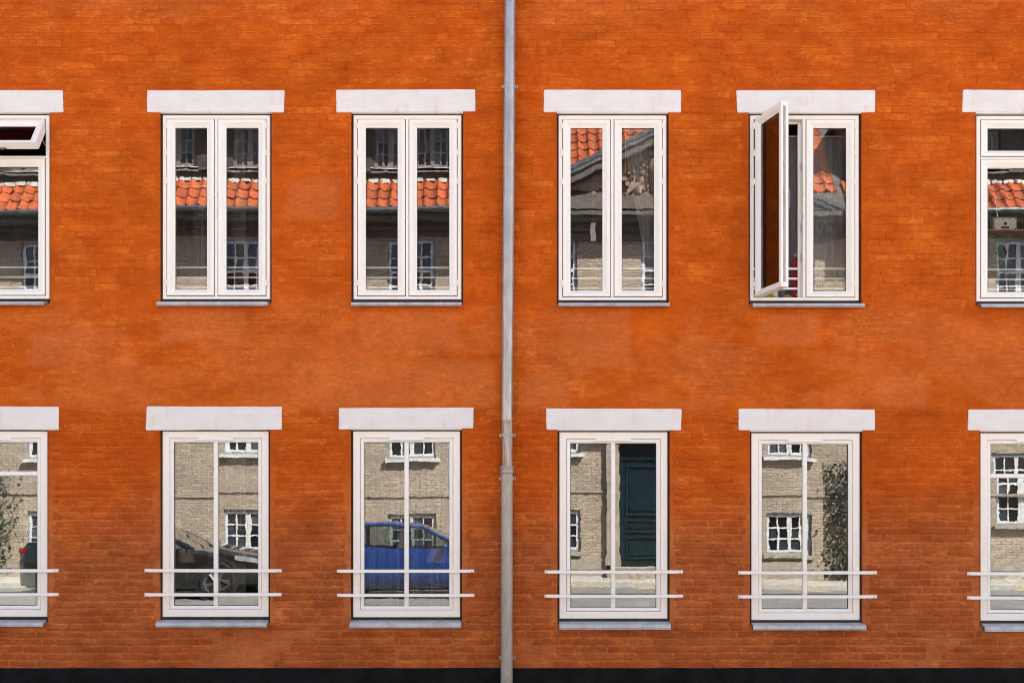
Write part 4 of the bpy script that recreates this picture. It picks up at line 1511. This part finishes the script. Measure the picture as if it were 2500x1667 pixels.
def table_lamp(x, y, z, r, h, label):
    e = tag(empty('table_lamp', (x, y, z)), label, 'lamp')
    b = MB(); b.lathe([(r, 0), (r * .62, h)], (x, y, z + .22), 24, cap=False); fix(b.build('lamp_shade', M['shade'], e, True), e)
    b = MB(); b.lathe([(.07, 0), (.07, .012), (.02, .03), (.035, .1), (.018, .18), (.012, .24)], (x, y, z), 16); fix(b.build('base', M['dark'], e, True), e)
for i, xx, py, r, h, lab in ((1, wx(458), 1378, .085, .12, 'small beige lamp shade in the lower window reflecting the dark car'), (2, wx(1070), 1378, .11, .13, 'white lamp shade in the lower window next to the downpipe')):
    zz = wz(py)
    table_lamp(xx * 1.055, .46, zz - .22, r, h, lab)
    st = tag(empty('side_table', (xx * 1.055, .46, .06)), 'dark side table under the lamp behind the %s lower window' % ('second' if i == 1 else 'third'), 'table')
    b = MB(); b.box(xx * 1.055 - .2, xx * 1.055 + .2, .33, .6, zz - .25, zz - .221); fix(b.build('table_top', M['dark'], st), st)
    for dx in (-.17, .17):
        for yy in (.36, .57):
            b = MB(); b.box(xx * 1.055 + dx - .015, xx * 1.055 + dx + .015, yy - .015, yy + .015, .06, zz - .251); fix(b.build('leg', M['dark'], st), st)

def houseplant(x, y, z, h, w, n, label, mat='leaf2', pot=True, name='potted_plant', size=.06):
    e = tag(empty(name, (x, y, z)), label, 'plant')
    pts = []
    b = MB()
    for k in range(7):
        a = random.uniform(0, 6.3); tip = Vector((x + math.cos(a) * w * random.uniform(.3, 1), y + math.sin(a) * .08, z + .12 + h * random.uniform(.6, 1)))
        base = Vector((x, y, z + .1))
        midp = base.lerp(tip, .5) + Vector((0, 0, .06))
        b.tube([base, midp, tip], [.006, .005, .003], 5)
        for q in range(n // 7):
            t = random.uniform(.35, 1)
            p = base.lerp(tip, t) + Vector((random.gauss(0, .02), random.gauss(0, .02), random.gauss(0, .02)))
            pts.append(p)
    fix(b.build('stem', M['leaf2'], e), e)
    b = MB(); b.leaves(pts, size); fix(b.build('foliage', M[mat], e), e)
    b = MB(); b.lathe([(.05, 0), (.07, .11), (.075, .112), (.075, .125), (.065, .125), (.06, .1)], (x, y, z), 18); fix(b.build('pot', M['pot'], e, True), e)
x0, x1, z0, z1 = F(LO[3])
houseplant(wx(1575), .16, z0 + .03, .30, .10, 120, 'dried flower in a pale pot in the lower window reflecting the teal door', 'stem', size=.07)
x0, x1, z0, z1 = F(UP[5])
houseplant(wx(2470), .40, z0 + .16, .62, .30, 150, 'green leafy houseplant in the upper window at the right edge', size=.15)
x0, x1, z0, z1 = F(LO[0])
houseplant(wx(8), .20, z0 + .38, .55, .12, 150, 'tall dark houseplant in the lower window at the left edge', size=.09)

# shelf with a radio in the upper right window
x0, x1, z0, z1 = F(UP[5])
zs = wz(543)
e = tag(empty('shelf', ((x0 + x1) / 2, .3, zs)), 'wooden shelf across the upper window at the right edge', 'shelf')
b = MB(); b.box(x0 + .01, x1 - .01, .22, .38, zs - .014, zs); fix(b.build('board', M['wood'], e), e)
for xx in (x0 + .06, x1 - .06):
    b = MB(); b.box(xx - .01, xx + .01, .30, .38, zs - .08, zs - .0145); fix(b.build('shelf_bracket', M['galv'], e), e)
xr = wx(2452) * 1.03
rd = tag(empty('radio', (xr, .28, zs)), 'small white radio with raised aerial on the wooden shelf', 'radio')
b = MB(); b.box(xr - .105, xr + .105, .25, .31, zs + .001, zs + .118, .008); fix(b.build('case', M['radio'], rd), rd)
b = MB(); b.box(xr - .112, xr + .112, .262, .315, zs + .0005, zs + .124); fix(b.build('back_shell', M['pot'], rd), rd)
b = MB(); b.lathe([(.016, 0), (.016, -.004), (.008, -.005)], (xr, .25, zs + .062), 14, 'y'); fix(b.build('dial', M['blackplastic'], rd), rd)
b = MB(); b.box(xr - .04, xr + .035, .247, .2505, zs + .014, zs + .034); fix(b.build('label_strip', M['blackplastic'], rd), rd)
for dx, dz in ((-.09, .105), (.09, .105), (-.09, .014), (.09, .014), (-.02, .105), (.04, .105)):
    b = MB(); b.lathe([(.006, 0), (.006, -.003)], (xr + dx, .25, zs + dz), 8, 'y'); fix(b.build('screw', M['blackplastic'], rd), rd)
b = MB(); b.tube([(xr - .06, .27, zs + .11), (xr - .10, .27, zs + .40)], [.004, .0025], 6); fix(b.build('aerial', M['chrome'], rd), rd)

# cord and paper tag in the upper window right of the downpipe
x0, x1, z0, z1 = F(UP[3])
xc = wx(1528) * 1.01
e = tag(empty('blind_cord', (xc, .13, wz(415))), 'yellow blind cord with a dark ring hanging in the upper window', 'cord')
b = MB(); b.tube([(xc, .13, wz(300)), (xc, .13, wz(409))], .0035, 6); fix(b.build('cord', M['yellowcord'], e), e)
b = MB(); rg = lambda r, y: [(xc + r * math.cos(k * .3927), y, wz(414) + r * math.sin(k * .3927)) for k in range(16)]
b.loft([rg(.021, .128), rg(.013, .126), rg(.013, .134), rg(.021, .132)], wrap=True); fix(b.build('ring', M['blackplastic'], e), e)
xc = wx(1449) * 1.01
e = tag(empty('paper_tag', (xc, .14, wz(578))), 'white paper tag hanging in the upper window right of the downpipe', 'tag')
b = MB(); nn = 8
b.loft([[(xc - .024 + .004 * math.sin(k), .14 + .006 * math.sin(k * .8), wz(578) + .165 * k / nn), (xc + .024 + .006 * math.sin(k * .9), .146 + .006 * math.cos(k * .7), wz(578) + .17 * k / nn)] for k in range(nn + 1)], closed=False)
fix(b.build('paper', M['paper'], e), e)
b = MB(); b.tube([(xc, .141, wz(533)), (xc, .141, wz(300))], .001, 4); fix(b.build('string', M['paper'], e), e)

# bright toys and cloths on the inner sill of the open window
x0, x1, z0, z1 = F(UP[4])
xb = wx(1945) * 1.02
e = tag(empty('bag', (xb, .19, z0 + .03)), 'red fabric bag hanging on the guard bars beside the open casement', 'bag')
b = MB()
b.loft([[(xb + .045 * w * math.cos(k * .5236), .20 + .03 * w * math.sin(k * .5236), z0 + .035 + zz) for k in range(12)] for w, zz in ((.5, 0), (1.0, .04), (.95, .14), (.75, .24), (.55, .27), (.85, .30), (1.05, .33), (.9, .37), (.3, .40))], cap0=True, cap1=True)
fix(b.build('pouch', M['red'], e, True), e)
b = MB(); b.lathe([(.018, 0), (.038, .01), (.034, .04), (.010, .055)], (xb + .012, .20, z0 + .43), 12); fix(b.build('cap', M['teal_cloth'], e, True), e)
b = MB(); b.lathe([(.012, 0), (.022, -.004), (.022, -.006), (.008, -.007)], (xb + .01, .168, z0 + .085), 14, 'y'); fix(b.build('badge', M['paper'], e), e)
e = tag(empty('cloth', (x0 + .1, .17, z0 + .03)), 'lime green cloth on the sill inside the open casement', 'cloth')
b = MB()
b.loft([[(x0 + .04 + .24 * i / 8, .17, z0 + .03), (x0 + .04 + .24 * i / 8, .18, z0 + .08 + .02 * math.sin(i * 1.3)), (x0 + .04 + .24 * i / 8, .26, z0 + .09 + .02 * math.sin(i * 1.7 + 1))] for i in range(9)], closed=False)
fix(b.build('fold', M['lime_cloth'], e, True), e)
xb = wx(1893) * 1.02
for nm, xx, col, lab, hh in (('bottle', xb, 'paper', 'pale bottle seen through the open casement glass', .26), ('cup', xb + .12, 'pot', 'brown cup on the sill below the open casement', .06)):
    e = tag(empty(nm, (xx, .22, z0 + .03)), lab, nm)
    b = MB()
    if nm == 'bottle': b.lathe([(.03, 0), (.034, .01), (.034, .13), (.014, .18), (.012, .24), (.016, .245), (.014, .26)], (xx, .22, z0 + .03), 16)
    else: b.lathe([(.05, 0), (.06, .01), (.055, .045), (.035, .06)], (xx, .22, z0 + .03), 16)
    fix(b.build('vessel', M[col], e, True), e)

# pale board behind the lower left window, dark desk behind the lower right one
x0, x1, z0, z1 = F(LO[0])
e = tag(empty('board', (wx(0), .16, z0)), 'pale green board standing low in the lower window at the left edge', 'board')
b = MB()
b.box(x0 + .05, wx(66), .155, .165, z0 + .03, wz(1399), .003); fix(b.build('sheet', M['pale_green'], e), e)
b = MB(); b.tube([(x0 + .1, .15, wz(1385)), (wx(-10), .15, wz(1425)), (wx(40), .15, wz(1450)), (wx(66), .15, wz(1455))], .012, 6); fix(b.build('trim', M['paper'], e, True), e)
x0, x1, z0, z1 = F(LO[5])
e = tag(empty('desk', ((x0 + x1) / 2, .5, .06)), 'dark desk behind the lower window at the right edge', 'desk')
b = MB(); b.box(x0 - .1, x1 + .2, .22, .8, wz(1432), wz(1428)); fix(b.build('desk_top', M['dark'], e), e)
for xx in (x0 - .05, x1 + .15):
    b = MB(); b.box(xx - .02, xx + .02, .25, .78, .06, wz(1432.5)); fix(b.build('side_panel', M['dark'], e), e)
b = MB(); b.box(x0 - .1, x1 + .2, .205, .219, wz(1478), wz(1403)); fix(b.build('front_panel', M['dark'], e), e)
e = tag(empty('paper_sheet', (wx(2485), .4, wz(1427))), 'white sheet of paper lying on the dark desk', 'paper')
b = MB(); b.loft([[(wx(2470), .16, wz(1418)), (wx(2500), .17, wz(1400)), (wx(2530), .20, wz(1395))], [(wx(2495), .162, wz(1425)), (wx(2520), .172, wz(1412)), (wx(2550), .202, wz(1405))]], closed=False)
fix(b.build('leaf', M['paper'], e), e)

for o in bpy.data.objects:
    if o.parent is None and o.get('category'):
        if o['category'] == 'car': o['group'] = 'cars parked across the street'
        elif o['category'] == 'curtain': o['group'] = 'curtains behind the windows'
        elif o.name.startswith('table_lamp'): o['group'] = 'lamps behind the lower windows'
        elif o.name.startswith('side_table'): o['group'] = 'side tables behind the lower windows'
        elif o.name.startswith('potted_plant'): o['group'] = 'houseplants behind the windows'
